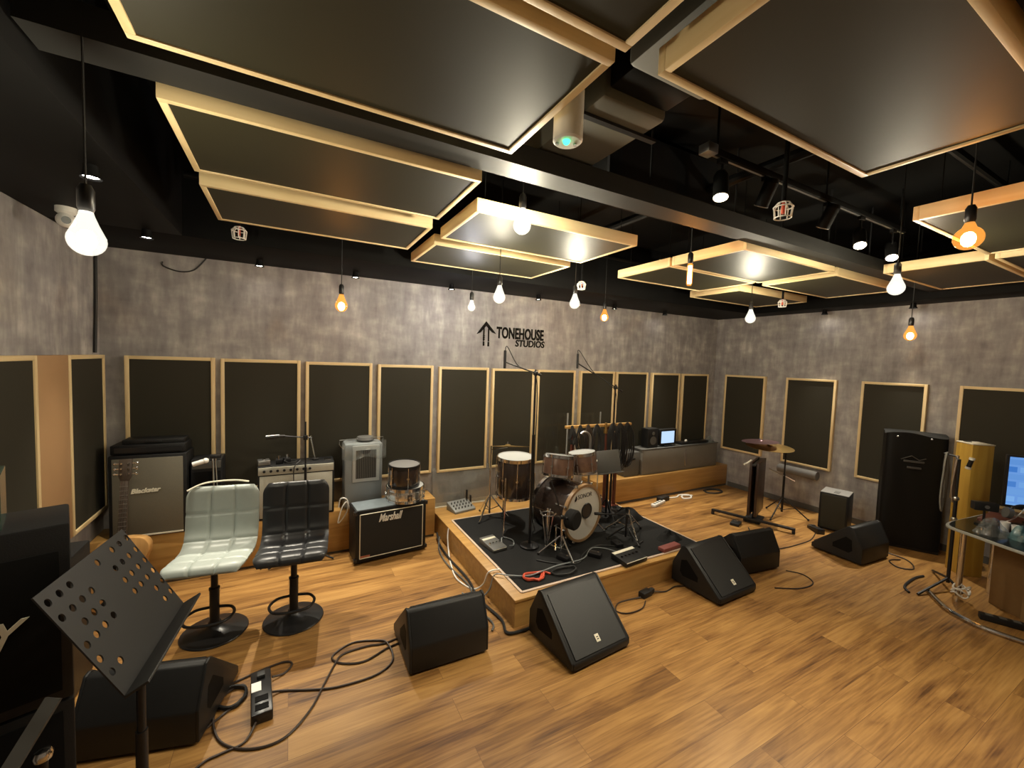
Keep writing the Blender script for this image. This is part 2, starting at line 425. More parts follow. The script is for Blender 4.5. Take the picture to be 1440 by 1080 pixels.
pipes = [([(-.6, .9, 3.05), (5.7, .9, 3.05)], .022, 'black pipe running above the track lights under ceiling'),
         ([(2.35, -1.2, 2.98), (2.35, 3.5, 2.98)], .03, 'thick black pipe running away under the ceiling right of duct'),
         ([(5.1, -1.2, 2.95), (5.1, 3.5, 2.95)], .022, 'black pipe running away under the ceiling near right wall'),
         ([(-.6, 2.85*1.2, 2.97), (5.7, 2.85*1.2, 2.97)], .02, 'black pipe under the ceiling close to back soffit')]
for p, r, lab in pipes: tag(M().tube(p, r, 10).obj('ceiling_pipe', BLACKPAINT), lab, 'pipe', 'black ceiling pipes')
t = thing('supply_duct', 'square black duct section hanging beyond the track lights', 'duct', (1.95, 1.97, 2.80))
M().box(-.4, .45, -.15, .15, .06, .34, .01).obj('duct_body', BLACKPAINT, t)
M().box(-.42, .47, -.17, -.15, .045, .355).obj('flange', DARKMET, t)
# emergency light
t = thing('emergency_light', 'white cylinder light with a green indicator beside the duct', 'emergency light', (.842, 1.215, 2.605))
M().lathe([(.0, 0), (.044, 0), (.051, .006), (.051, .17), (.0, .17)]).obj('housing', WHITE, t)
M().cyl((0, 0, .169), (0, 0, ZC-2.605), .012).obj('stem', BLACKPAINT, t)
M().ball((-.012, -.010, -.002), .013, 12).obj('indicator', emit('green_led', (.05, 1, .35), 2.2), t)
for x, y in ((.026, -.008), (-.03, .02)): M().cyl((x, y, -.006), (x, y, .002), .007, n=10).obj('screw', STEEL, t)
# sprinklers in wire cages
def sprinkler(x, y, z, lab):
    t = thing('sprinkler', lab, 'sprinkler', (x, y, z), 0, 'caged sprinkler heads')
    c = M()
    for k in range(8):
        a = 2*PI*k/8; c.tube([(.026*math.cos(a), .026*math.sin(a), .02), (.042*math.cos(a), .042*math.sin(a), 0), (.036*math.cos(a), .036*math.sin(a), -.05)], .003, 5)
    c.ring((0, 0, 0), .042, .003); c.ring((0, 0, -.05), .036, .003); c.ring((0, 0, .02), .026, .003)
    c.obj('cage', WHITE, t)
    M().cyl((0, 0, -.03), (0, 0, .03), .008).obj('head', RED, t)
    M().cyl((0, 0, .03), (0, 0, (ZS if y > 3.58 else ZC)-z), .011).obj('drop_pipe', BLACKPAINT, t)
sprinkler(-.29, 3.27, 2.63, 'white caged sprinkler at the far left below ceiling panels')
sprinkler(2.52, 3.30, 2.62, 'white caged sprinkler right of the wall sign')
sprinkler(2.12, 1.20, 2.64, 'white caged sprinkler hanging beside the track lights')
sprinkler(4.70, 2.60, 2.58, 'white caged sprinkler near the right back corner')
# security camera
t = thing('security_camera', 'white ball camera on the soffit over left wall', 'camera', (-1.10, 3.27, 2.60))
M().lathe([(0, .02), (.045, .02), (.045, -.012), (.03, -.024), (0, -.026)]).obj('mount', WHITE, t)
M().ball((0, -.005, -.055), .042, 18).obj('ball', WHITE, t)
M().cyl((.012, -.035, -.06), (.018, -.055, -.065), .02, n=16).obj('lens', PLASTIC2, t)

# ------------------------------------------------------------------ lamps
def lamp_glass(name, tint, em, s):
    m = bpy.data.materials.new(name); m.use_nodes = True; nt = m.node_tree; N = nt.nodes; L = nt.links
    N.remove(N['Principled BSDF'])
    a = N.new('ShaderNodeBsdfTransparent'); a.inputs['Color'].default_value = (*tint, 1)
    g = N.new('ShaderNodeBsdfGlossy'); g.inputs['Roughness'].default_value = .05
    f = N.new('ShaderNodeFresnel'); f.inputs['IOR'].default_value = 1.4
    mx = N.new('ShaderNodeMixShader'); L.new(outer(nt, f), mx.inputs[0]); L.new(a.outputs[0], mx.inputs[1]); L.new(g.outputs[0], mx.inputs[2])
    e = N.new('ShaderNodeEmission'); e.inputs['Color'].default_value = (*em, 1); e.inputs['Strength'].default_value = s  # weak emission of the glass itself stands for the bulb's halo
    ad = N.new('ShaderNodeAddShader'); L.new(mx.outputs[0], ad.inputs[0]); L.new(e.outputs[0], ad.inputs[1])
    L.new(ad.outputs[0], N['Material Output'].inputs['Surface'])
    return m
G_CLEAR = lamp_glass('lit_clear_glass', (.97, .97, .95), (1, .93, .78), .35)
G_AMBER = lamp_glass('lit_amber_glass', (1, .72, .40), (1, .42, .08), .28)
E_WARM = emit('warm_white_core', (1, .905, .69), 620)
E_COOL = emit('cool_white_core', (.93, .92, 1), 420)
E_AMB = emit('amber_core', (1, .52, .17), 75)
E_SPOT = emit('spot_face', (1, .88, .66), 60)
E_DOWN = emit('downlight_face', (1, .93, .82), 30)
CORDM = RUBBER
def bulb(x, y, z, kind, lab, top=None, r=.046):
    top = top or (ZS if (y > 3.58 or x < -.64 or x > 5.72) else ZC)
    t = thing('pendant_bulb', lab, 'light bulb', (x, y, z), 0, 'pendant bulbs')
    if kind == 'tube':
        prof = [(0, -.085), (.014, -.082), (.020, -.07), (.020, .06), (.012, .075)]; zs = .075
    elif kind == 'globe':
        r = .050; prof = [(r*math.sin(a), -r*math.cos(a)) for a in [PI*i/12 for i in range(11)]] + [(.018, .06), (.014, .07)]; zs = .07
    else:
        prof = [(r*math.sin(a), -r*math.cos(a)) for a in [PI*i/12 for i in range(8)]] + [(r*.62, r*1.05), (r*.42, r*1.6), (.014, r*1.95)]; zs = r*1.95
    amber = kind in ('tube', 'globe', 'amber')
    M().lathe(prof, 20).obj('glass', G_AMBER if amber else G_CLEAR, t)
    core = M()
    if kind == 'tube': core.cyl((0, 0, -.068), (0, 0, .055), .0125, n=10)
    elif amber: core.ball((0, 0, -.005), .025, 12, (1, 1, 1.3))
    else: core.ball((0, 0, 0), r*.52, 12, (1, 1, 1.35))
    core.obj('filament', E_AMB if amber else (E_COOL if kind == 'cool' else E_WARM), t)
    M().lathe([(0, zs-.004), (.015, zs-.004), (.019, zs+.006), (.019, zs+.055), (.012, zs+.07), (0, zs+.07)], 16).obj('socket', PLASTIC2, t)
    M().cyl((0, 0, zs+.068), (0, 0, top-z), .0032, n=6).obj('cord', CORDM, t)
bulb(-.498, 1.60, 2.143, 'warm', 'large clear bulb glaring in front of the left wall', r=.042)
bulb(1.054, 1.90, 2.545, 'warm', 'white pendant bulb hanging below the middle ceiling panels')
bulb(1.38, 2.80, 2.317, 'warm', 'bright pendant bulb left above the wall sign')
bulb(1.470, 3.55, 2.323, 'cool', 'cool white pendant bulb left of the wall sign icon', r=.035)
bulb(2.225, 3.00, 2.371, 'warm', 'bright pendant bulb right above the wall sign')
bulb(.346, 3.40, 2.218, 'amber', 'amber pendant bulb on the left half of the back wall')
bulb(3.00, 3.50, 2.350, 'amber', 'amber pendant bulb right of the wall sign')
bulb(2.464, 2.00, 2.497, 'tube', 'tubular amber bulb under the right ceiling panels')
bulb(3.926, 2.46, 2.333, 'warm', 'bright pendant bulb hanging before the right back corner')
bulb(3.422, 1.20, 2.398, 'warm', 'very bright pendant bulb in front of the right wall')
bulb(4.868, 1.58, 2.193, 'amber', 'amber pendant bulb in front of the right wall, lowest one')
bulb(2.60, .68, 2.449, 'globe', 'large amber globe bulb at the right edge under a ceiling panel')

def spot_light(name, loc, to, energy, size, blend, col, rad=.03, parent=None):
    l = bpy.data.lights.new(name, 'SPOT'); l.energy = energy; l.spot_size = R(size); l.spot_blend = blend; l.color = col; l.shadow_soft_size = rad
    o = bpy.data.objects.new(name, l); COL.objects.link(o); o.location = loc
    o.rotation_euler = (Vector(to)-Vector(loc)).to_track_quat('-Z', 'Y').to_euler()
    return o
# track with spotlights
t = thing('light_track', 'black lighting track hanging from the ceiling right of the duct', 'light track', (0, 1.39, 2.90))
M().box(1.80, 4.0, -.018, .018, -.012, .022, .003).obj('rail', BLACKPAINT, t)
M().box(1.80, 4.0, -.006, .006, -.0135, -.012).obj('slot', STEEL, t)
for x in (1.86, 2.9, 3.94): M().cyl((x, 0, .02), (x, 0, .30), .006, n=8).obj('drop_rod', BLACKPAINT, t)
M().box(1.76, 1.83, -.03, .03, -.016, .03, .004).obj('end_feed', STEEL, t)
def track_spot(x, z, to, lit, lab, e=0):
    t = thing('track_spotlight', lab, 'spotlight', (x, 1.39, 2.885), 0, 'spotlights on the track')
    hz = z-2.885
    d = (Vector(to)-Vector((x, 1.39, z))).normalized()
    M().box(-.03, .03, -.012, .012, -.02, .004, .002).cyl((0, 0, -.02), (0, 0, hz), .006, n=8).obj('stem', BLACKPAINT, t)
    c = V(0, 0, hz)
    M().cyl(c-d*.07, c+d*.05, .036, n=20).cyl(c-d*.09, c-d*.07, .028, .036, n=20).obj('head', BLACKPAINT, t)
    M().cyl(c+d*.05, c+d*.051, .032, n=20).obj('lamp_face', E_SPOT if lit else GREYD, t)
    M().ring(c+d*.052, .034, .003, d.to_track_quat('Z', 'Y').to_matrix().to_4x4(), 20, 6).obj('bezel', STEEL, t)
    if lit: spot_light('spot', Vector((x, 1.39, z))+d*.056, to, e, 95, .6, (1, .89, .68))
track_spot(1.905, 2.747, (1.4, .9, .6), True, 'lit spotlight at the left end of the track', 85)
track_spot(2.28, 2.79, (2.6, 2.6, .6), False, 'unlit spotlight second from left on the track')
track_spot(2.93, 2.79, (3.2, 2.6, .6), False, 'unlit spotlight in the middle of the track')
track_spot(3.36, 2.735, (2.5, .9, 1.2), True, 'lit spotlight second from right on the track', 65)
track_spot(3.84, 2.725, (3.0, .9, 1.2), True, 'lit spotlight at the right end of the track', 65)
# downlights along the soffits
def downlight(x, y, lab, to, e=16, z=ZS):
    t = thing('downlight', lab, 'downlight', (x, y, z), 0, 'small downlights along the walls')
    M().lathe([(0, 0), (.024, 0), (.024, -.012), (.03, -.05), (.036, -.055), (.036, -.05), (.03, -.046), (0, -.046)], 18).obj('shade', BLACKPAINT, t)
    M().cyl((0, 0, -.0475), (0, 0, -.0465), .026, n=16).obj('lamp_face', E_DOWN, t)
    spot_light('down', (x, y, z-.062), to, e, 58, 1.0, (1, .91, .73), .015)
dn = ['leftmost small downlight along the back wall top', 'small downlight above the amber bulb on back wall', 'small downlight above the wall sign icon', 'small downlight right above the wall sign', 'small downlight right of the right amber bulb', 'small downlight nearest the right back corner']
for (x, y), lab in zip([(-.222, 4.10), (.537, 4.11), (1.48, 4.13), (2.55, 4.14), (3.72, 4.15), (4.66, 4.16)], dn):
    downlight(x, y, lab, (x, y-.72, 0), 120)
downlight(-.745, 2.45, 'bright downlight nearest the camera over left wall', (-.75, 2.6, 0), 40)
downlight(-.82, 3.55, 'downlight over left wall near the back corner', (-.7, 3.5, 0), 70)
downlight(5.93, 2.76, 'small downlight over right wall near the corner', (5.25, 2.76, 0), 125)
downlight(5.93, 1.92, 'small downlight over right wall above the low amber bulb', (5.25, 1.90, 0), 115)

# ------------------------------------------------------------------ sign on the back wall
SIGN = simple('black_sign', (.008, .007, .006), .7, spec=.08)
t = thing('wall_sign', 'black arrow icon and studio name lettering on the back wall', 'sign', (0, YB-.001, 0))
TW = lambda x, z: TR(x, -.002, z) @ RX(90)
M().prism([(1.868, 2.135), (1.985, 2.285), (2.112, 2.150), (2.060, 2.165), (1.985, 2.235), (1.915, 2.155)], -.010, 0, 'y').obj('arrow_head', SIGN, t)
b = M()
for x, dz in ((1.958, 0), (2.018, -.004)):
    b.box(x-.007, x+.007, -.010, 0, 2.06+dz, 2.225)
    b.box(x-.009, x+.009, -.010, 0, 2.005+dz, 2.055+dz)
for k in range(3): b.box(1.948, 1.970, -.010, 0, 2.075+.02*k, 2.085+.02*k)
b.obj('arrow_stem', SIGN, t)
text('studio_name', 'TONEHOUSE', .178, SIGN, t, TW(2.122, 2.108) @ RZ(0), sx=.60, bold=.006, ext=.005, spacing=1.03)
text('studio_word', 'STUDIOS', .110, SIGN, t, TW(2.372, 2.018), sx=.92, shear=.08, bold=.003, ext=.004)
tag(M().tube(spline([(-.905, YB-.006, 2.55), (-.899, YB-.006, 2.515), (-.80, YB-.006, 2.485), (-.70, YB-.006, 2.51), (-.618, YB-.006, ZS)], 6), .005).obj('hanging_cable', RUBBER), 'thin black cable sagging at the top left of back wall', 'cable')
tag(M().tube(spline([(XL+.012, 4.27, ZS), (XL+.014, 4.25, 2.2), (XL+.012, 4.22, 1.80)], 6), .012).obj('corner_cable', RUBBER), 'thick black cable hanging in the left back corner above the panel', 'cable')

# ------------------------------------------------------------------ ledges and riser
LH, LY = .40, 4.05
t = thing('wooden_ledge', 'long wooden ledge along the back wall under the amplifiers', 'ledge', (0, 0, 0), 0, 'wooden ledges along the back wall')
M().box(XL+.001, 1.335, LY, YB-.001, .02, LH, .004).obj('boxing', OAK, t)
M().box(XL+.001, 1.33, LY+.012, YB-.002, 0, .02).obj('kick_strip', GREYD, t)
RH, RY_ = .33, 4.02
t = thing('wooden_ledge', 'long wooden ledge along the back wall right of the drum riser', 'ledge', (0, 0, 0), 0, 'wooden ledges along the back wall')
M().box(3.46, XR-.015, RY_, YB-.001, .03, RH, .004).obj('boxing', OAK, t)
M().box(3.465, XR-.015, RY_+.012, YB-.002, 0, .03).obj('kick_strip', GREYD, t)
ZR = .20
t = thing('drum_riser', 'low wooden drum riser platform under the drum kit', 'drum riser', (0, 0, 0))
M().box(1.372, 3.42, 2.385, YB-.014, ZR-.022, ZR, .003).obj('deck', OAK, t)
for q in ((1.376, 3.416, 2.389, 2.407), (1.376, 1.394, 2.407, YB-.014), (3.398, 3.416, 2.407, YB-.014)): M().box(*q, 0, ZR-.022).obj('side_board', OAK, t)
t = thing('drum_carpet', 'black carpet with pale edge strips lying on the drum riser', 'carpet', (0, 0, ZR))
M().box(1.475, 3.37, 2.462, 3.88, 0, .007).obj('pile', CARPET, t)
e = M()
e.box(1.463, 3.37, 2.440, 2.460, 0, .009, .002).box(1.452, 1.472, 2.446, 3.88, 0, .009, .002).box(3.372, 3.384, 2.446, 3.88, 0, .009, .002).box(1.458, 3.384, 3.882, 3.894, 0, .009, .002)
e.obj('edge_strip', simple('pale_strip', (.58, .45, .36), .4), t)
ZK = ZR+.0075

# ------------------------------------------------------------------ stage monitors
def wedge_mesh():
    W = .25
    return [(0, .012), (0, .055), (.315, .335), (.335, .345), (.365, .338), (.45, .165), (.452, .012)], W
def stage_monitor(x, y, rz, lab):
    """local: grille faces -y, width along x, back at y=.45"""
    t = thing('stage_monitor', lab, 'stage monitor', (x, y, 0), R(rz), 'black floor monitors')
    prof, W = wedge_mesh()
    M().prism(prof, -W+.012, W-.012, 'x', .010).obj('cabinet', PLASTIC, t)
    for s in (-1, 1):                                        # slightly proud end caps with a flat black patch for the shaded hand hole
        c = M(); a, b = (W-.016, W) if s > 0 else (-W, -W+.016)
        c.prism([(p[0]+(.006 if i in (0, 1) else -.002), p[1]+.004) for i, p in enumerate(prof)], a, b, 'x', .006)
        cap = c.obj('end_cap', PLASTIC, t)
        h = M(); u0, u1 = (W-.002, W+.001) if s > 0 else (-W-.001, -W+.002)
        h.prism([(.20, .10), (.20, .14), (.31, .24), (.36, .22), (.37, .12), (.34, .09)], u0, u1, 'x').obj('hand_hole', BLACKPAINT, cap)
    # perforated grille on the slope
    n = Vector((0, -.664, .748)); a0 = Vector((0, .012, .068)); a1 = Vector((0, .306, .329))
    g = M(); w = W-.035
    vs = []
    for p, off in ((a0, 0), (a1, 0)):
        for sx in (-1, 1): vs.append(Vector((sx*w, p.y, p.z)))
    lo = vs; hi = [v+n*.006 for v in vs]
    g._add(lo+hi, [(0, 1, 3, 2), (4, 6, 7, 5), (0, 4, 5, 1), (2, 3, 7, 6), (0, 2, 6, 4), (1, 5, 7, 3)])
    gr = g.obj('grille', simple('grille_black', (.016, .0165, .0165), .5, spec=.4, noise=.5, scale=420), t)
    bd = M(); c = a0+(a1-a0)*.16+n*.0075; up = (a1-a0).normalized()
    q = [c+V(1, 0, 0)*sx*.016+up*sy*.022 for sx, sy in ((-1, -1), (1, -1), (1, 1), (-1, 1))]
    bd._add(q+[p+n*.003 for p in q], [(3, 2, 1, 0), (4, 5, 6, 7), (0, 1, 5, 4), (1, 2, 6, 5), (2, 3, 7, 6), (3, 0, 4, 7)])
    bd.obj('badge', CREAM, gr)
    c2 = c+n*.0035
    k = M()
    for sy in (-.010, .002):
        k._add([c2+V(1, 0, 0)*sx*.008+up*(sy+dy*.006) for sx, dy in ((-1, 0), (1, 0), (1, 1), (-1, 1))], [(0, 1, 2, 3)])
    k.obj('badge_mark', PLASTIC2, gr)
    for sx in (-1, 1):
        for yy in (.05, .40): M().cyl((sx*.19, yy, 0), (sx*.19, yy, .014), .016, n=10).obj('foot', RUBBER, t)
    return t
sm0 = stage_monitor(0, 0, 0, 'x')
def place(root, first, x, y, rz, lab):
    if first: root.location = (x, y, 0); root.rotation_euler = (0, 0, R(rz)); root['label'] = lab; return root
    return dup(root, (x, y, 0), (0, 0, R(rz)), lab)
def front_at(ax, ay, yaw, W=.25):        # left front-bottom corner seen from the grille side
    c, s = math.cos(R(yaw)), math.sin(R(yaw)); return ax+c*W, ay+s*W
def rear_at(bx, by, yaw, W=.25):         # right bottom corner of the rear side that faces the camera
    c, s = math.cos(R(yaw)), math.sin(R(yaw)); mx, my = bx-c*W, by-s*W
    return mx-s*.45, my+c*.45
x, y = front_at(1.478, 1.862, 4.4); place(sm0, True, x, y, 4.4, 'black floor monitor at the front left corner of the riser, grille towards camera')
x, y = front_at(2.93, 1.925, 1.6); place(sm0, False, x, y, 1.6, 'black floor monitor at the front right corner of the riser, grille towards camera')
x, y = rear_at(1.115, 2.255, -1.0); place(sm0, False, x, y, 179.0, 'black floor monitor seen from behind, between the stools and the riser')
x, y = rear_at(-.365, 2.275, -15.2); place(sm0, False, x, y, 164.8, 'black floor monitor seen from behind, below the music stand')
x, y = rear_at(4.025, 2.085, -7.0); place(sm0, False, x, y, 173.0, 'black floor monitor behind the one at the riser front right corner')
x, y = rear_at(5.30, 1.735, -3.3); place(sm0, False, x, y, 176.7, 'black floor monitor before the tall covered speaker at right')

# ------------------------------------------------------------------ bar stools
def stool(x, y, rz, mat, lab):
    t = thing('bar_stool', lab, 'bar stool', (x, y, 0), R(rz), 'bar stools')
    M().lathe([(0, 0), (.185, 0), (.19, .006), (.186, .012), (.12, .024), (.05, .040), (.036, .055), (.036, .07), (0, .07)], 36).obj('base', PLASTIC2, t)
    M().cyl((0, 0, .06), (0, 0, .30), .028, n=20).cyl((0, 0, .30), (0, 0, .47), .020, n=20).cyl((0, 0, .29), (0, 0, .302), .031, n=20).obj('column', DARKMET, t)
    pts = [(-.028, .0, .17), (-.10, -.02, .17), (-.135, -.10, .17), (-.10, -.185, .17), (0, -.21, .17), (.10, -.185, .17), (.135, -.10, .17), (.10, -.02, .17), (.028, 0, .17)]
    M().tube(spline(pts, 5), .009, 8).obj('footrest', DARKMET, t)
    M().tube(spline([(-.02, -.01, .475), (-.10, -.06, .47), (-.16, -.10, .455), (-.185, -.115, .44)], 4), .006, 7).obj('gas_lever', DARKMET, t)
    M().box(-.10, .10, -.10, .10, .462, .478, .004).obj('seat_plate', DARKMET, t)
    # one bent shell: seat bending up into the back, padded in squares
    path = spline([(-.235, .500), (-.20, .525), (-.10, .520), (.04, .512), (.115, .530), (.165, .600), (.182, .700), (.195, .82), (.205, .915)], 6)
    path = [(p[0], p[1]) for p in spline([Vector((a, b, 0)) for a, b in [(-.235, .500), (-.20, .528), (-.10, .522), (.04, .512), (.115, .530), (.165, .600), (.182, .700), (.195, .82), (.205, .915)]], 6)]
    L = [0]
    for i in range(1, len(path)): L.append(L[-1]+math.dist(path[i], path[i-1]))
    tot = L[-1]
    def at(s):
        s *= tot
        for i in range(1, len(L)):
            if L[i] >= s:
                f = (s-L[i-1])/(L[i]-L[i-1]+1e-9); p = [path[i-1][k]+(path[i][k]-path[i-1][k])*f for k in (0, 1)]
                d = Vector((path[i][0]-path[i-1][0], path[i][1]-path[i-1][1])).normalized(); return p, d
        return path[-1], Vector((0, 1))
    rows = [.16, .32, .53, .77]; cols = [-1/3, 1/3]
    def pt(s, u, side):
        p, d = at(min(max(s, 0), 1)); nrm = Vector((-d.y, d.x))
        wid = .215
        if s > .90: wid = .215-.035*((s-.90)/.10)**2
        if s < .10: wid = .215-.03*((.10-s)/.10)**2
        th = .026
        edge = 1-abs(u)**8*.75; edge *= 1-max(0, (s-.97)/.03)*.6; edge *= 1-max(0, (.04-s)/.04)*.6
        h = th*edge
        if side > 0:
            g = min([abs(s-r)*tot for r in rows]+[abs(u-c)*.215 for c in cols])
            h -= .010*math.exp(-(g/.007)**2)
        dip = -.012*(1-u*u)*(1 if .2 < s else .3)      # slightly dished
        q = Vector((p[0], p[1]))+nrm*(h*side+dip)
        return Vector((u*wid, q.x, q.y))
    nu, nv = 76, 36
    g = M(); vs = []; fs = []
    for side in (1, -1):
        for i in range(nu+1):
            for j in range(nv+1): vs.append(pt(i/nu, -1+2*j/nv, side))
    K = (nu+1)*(nv+1); idx = lambda sd, i, j: sd*K+i*(nv+1)+j
    for i in range(nu):
        for j in range(nv):
            fs.append((idx(0, i, j), idx(0, i, j+1), idx(0, i+1, j+1), idx(0, i+1, j))); fs.append((idx(1, i, j), idx(1, i+1, j), idx(1, i+1, j+1), idx(1, i, j+1)))
    for i in range(nu):
        for j in (0, nv): fs.append((idx(0, i, j), idx(0, i+1, j), idx(1, i+1, j), idx(1, i, j)))
    for j in range(nv):
        for i in (0, nu): fs.append((idx(0, i, j), idx(0, i, j+1), idx(1, i, j+1), idx(1, i, j)))
    g._add(vs, fs).obj('seat', mat, t, ang=60)
    return t
stool(-.426, 3.205, -9, PALELEATHER, 'pale grey padded bar stool on a black disc base')
stool(.033, 3.140, -6, BLKLEATHER, 'black padded bar stool on a black disc base')
tag(M().tube(spline([(-.60, 3.415, .90), (-.52, 3.43, .935), (-.42, 3.43, .945), (-.32, 3.43, .94), (-.25, 3.425, .925)], 6), .007).obj('pale_cable', CREAM), 'pale cable hanging over the back of the grey stool', 'cable')

# ------------------------------------------------------------------ amplifiers on the ledge
# tall guitar cabinet
t = thing('guitar_cabinet', 'large grey-fronted black guitar cabinet on the ledge behind the acoustic guitar', 'speaker cabinet', (-.945, 4.045, LH), R(-2))
M().box(-.235, .235, 0, .235, 0, .635, .008).obj('box', TOLEX, t)
M().box(-.212, .212, -.006, 0, .022, .612, .003).obj('grille', GRILL, t)
text('logo', 'Blackstar', .047, CREAM, t, TR(-.105, -.008, .345) @ RX(90) @ RZ(2), shear=.3, bold=.002, ext=.002, sx=1.0)
M().box(-.212, .212, -.012, -.004, .012, .022).obj('bottom_piping', CREAM, t)
t = thing('low_amplifier', 'low black amplifier head lying on the large guitar cabinet', 'amplifier', (-.945, 4.06, LH+.636), R(-2))
M().box(-.225, .225, 0, .20, .006, .075, .006).obj('case', TOLEX, t)
M().box(-.20, .20, -.003, .003, .02, .055).obj('front_panel', PLASTIC2, t)
for x in (-.19, .19): M().box(x-.02, x+.02, .02, .18, 0, .007).obj('foot', RUBBER, t)
t = thing('pedal_case', 'flat black case lying on top of the black amplifier head', 'case', (-.92, 4.09, LH+.7115), R(-2))
M().box(-.19, .19, 0, .14, 0, .035, .005).obj('case_body', PLASTIC, t)
M().box(-.05, .05, -.008, 0, .01, .025, .003).obj('handle', DARKMET, t)
# small black speaker right of it
t = thing('practice_amplifier', 'small black amplifier between the guitar cabinet and the grey stool', 'amplifier', (-.60, 4.09, LH))
M().box(-.095, .115, 0, .20, 0, .56, .008).obj('box', TOLEX, t)
M().box(-.085, .105, -.005, 0, .03, .46, .003).obj('grille', BLACKPAINT, t)
M().box(-.085, .105, -.004, 0, .485, .545, .002).obj('control_panel', GREYD, t)
t = thing('microphone', 'white microphone lying against the small black amplifier', 'microphone', (-.625, 4.055, .945), 0)
M().cyl((-.05, 0, -.012), (.02, 0, .008), .019, n=14).obj('body', WHITE, t)
M().ball((.035, 0, .012), .022, 12).obj('head', WHITE, t)
t = thing('microphone_stand', 'short chrome stand beside the small black amplifier on ledge', 'microphone stand', (-.535, 4.065, LH))
M().cyl((0, 0, 0), (0, 0, .012), .05, n=20).obj('base', DARKMET, t)
M().cyl((0, 0, .01), (-.008, 0, .57), .008, n=10).cyl((.028, 0, .01), (.01, 0, .57), .006, n=10).obj('pole', CHROME, t)
M().box(-.03, .045, -.02, .02, .57, .60, .005).obj('clamp', PLASTIC2, t)
# acoustic guitar leaning on the cabinet
t = thing('acoustic_guitar', 'acoustic guitar with pale body leaning against the grey guitar cabinet', 'guitar', (-1.035, 3.70, .012), 0, rot=(R(-9), 0, R(-3)))
def gbody(k=1.0):
    pr = [(0, 0), (.10, .012), (.165, .06), (.19, .14), (.175, .22), (.135, .28), (.125, .32), (.145, .38), (.145, .44), (.11, .485), (.03, .50)]
    pr = [(a*k, b) for a, b in pr]
    s = spline([Vector((a, b, 0)) for a, b in pr], 4); p = [(v.x, v.y) for v in s]
    return p + [(-a, b) for a, b in p[::-1] if a > .001]
M().prism(gbody(), 0, .095, 'y', .004).obj('body', SPRUCE, t)
M().cyl((0, -.002, .33), (0, .0, .33), .05, n=24).obj('sound_hole', BLACKPAINT, t)
M().box(-.07, .07, -.008, 0, .13, .15, .002).obj('bridge', ROSEW, t)
M().prism([(-.026, .37), (.026, .37), (.021, .895), (-.021, .895)], -.012, .012, 'y', .002).obj('neck', ROSEW, t)
fr = M()
for k in range(16):
    z = .40+.49*(1-(1-k/16)**1.0); fr.box(-.022, .022, -.0145, -.0115, z-.002, z+.002)
fr.obj('fret', STEEL, t)
M().prism([(-.022, .895), (.022, .895), (.036, .93), (.036, 1.05), (-.036, 1.05), (-.036, .93)], -.006, .012, 'y', .002).obj('headstock', ROSEW, t)
for s in (-1, 1):
    for k in range(3): M().cyl((s*.034, .003, .945+.037*k), (s*.054, .003, .945+.037*k), .005, n=8).ball((s*.060, .003, .945+.037*k), .010, 8, (1, .5, 1)).cyl((s*.02, -.012, .945+.037*k), (s*.02, -.004, .945+.037*k), .006, n=8).obj('tuning_peg', CHROME, t)
st = M()
for k in range(6): st.tube([(-.0175+.007*k, -.012, .14), (-.0175+.007*k, -.018, .40), (-.0165+.0066*k, -.0165, .90)], .0009, 4)
st.obj('strings', STEEL, t)
# silver fronted combo
t = thing('guitar_amplifier', 'silver-grilled combo amplifier on the ledge behind the black stool', 'amplifier', (.065, 4.045, LH), R(-1))
M().box(-.302, .302, 0, .235, 0, .47, .008).obj('box', TOLEX, t)
M().box(-.285, .285, -.006, 0, .02, .385, .003).obj('grille', SILVERGRILL, t)
cp = M().box(-.295, .295, -.008, .0, .395, .462, .003).obj('control_panel', SILVERGRILL, t)
for k in range(8): M().cyl((-.25+.05*k, -.022, .43), (-.25+.05*k, -.007, .43), .011, n=10).obj('knob', PLASTIC2, cp)
for x in (-.25, .25): M().box(x-.03, x+.03, .09, .15, .468, .474, .002).obj('corner_plate', CHROME, t)
t = thing('effects_pedal', 'small silver pedal on the left top of the combo amplifier', 'effects pedal', (-.19, 4.10, LH+.474), R(8))
M().box(-.045, .045, -.03, .06, 0, .042, .004).obj('case', STEEL, t)
M().cyl((0, 0, .04), (0, 0, .055), .012, n=12).obj('foot_switch', CHROME, t)
for k, (x, y) in enumerate([(-.075, 4.13), (-.02, 4.16)]):
    t = thing('effects_pedal', ['dark pedal standing mid-top on the combo amplifier, with upright knob', 'dark pedal right of the first dark one on the combo amplifier'][k], 'effects pedal', (x, y, LH+.472), R(20*k), 'pedals on the combo amplifier')
    M().box(-.026, .026, -.04, .04, 0, .04, .004).obj('case', DARKMET, t)
    M().cyl((0, -.02, .04), (0, -.02, .075), .010, n=10).obj('knob', CHROME, t)
cb = []
for k in range(40):
    a = k*2*PI/13; cb.append((.02+.055*math.cos(a)+.004*math.sin(3*a), 4.10+.045*math.sin(a), LH+.482+.003*(k % 7)))
cb += [(.09, 4.06, LH+.50), (.040, 4.026, LH+.45), (.038, 4.026, LH+.30), (.04, 4.03, LH+.15)]
tag(M().tube(spline(cb, 3), .0045, 5).obj('coiled_cable', RUBBER), 'coiled black cable lying on the combo amplifier top', 'cable')
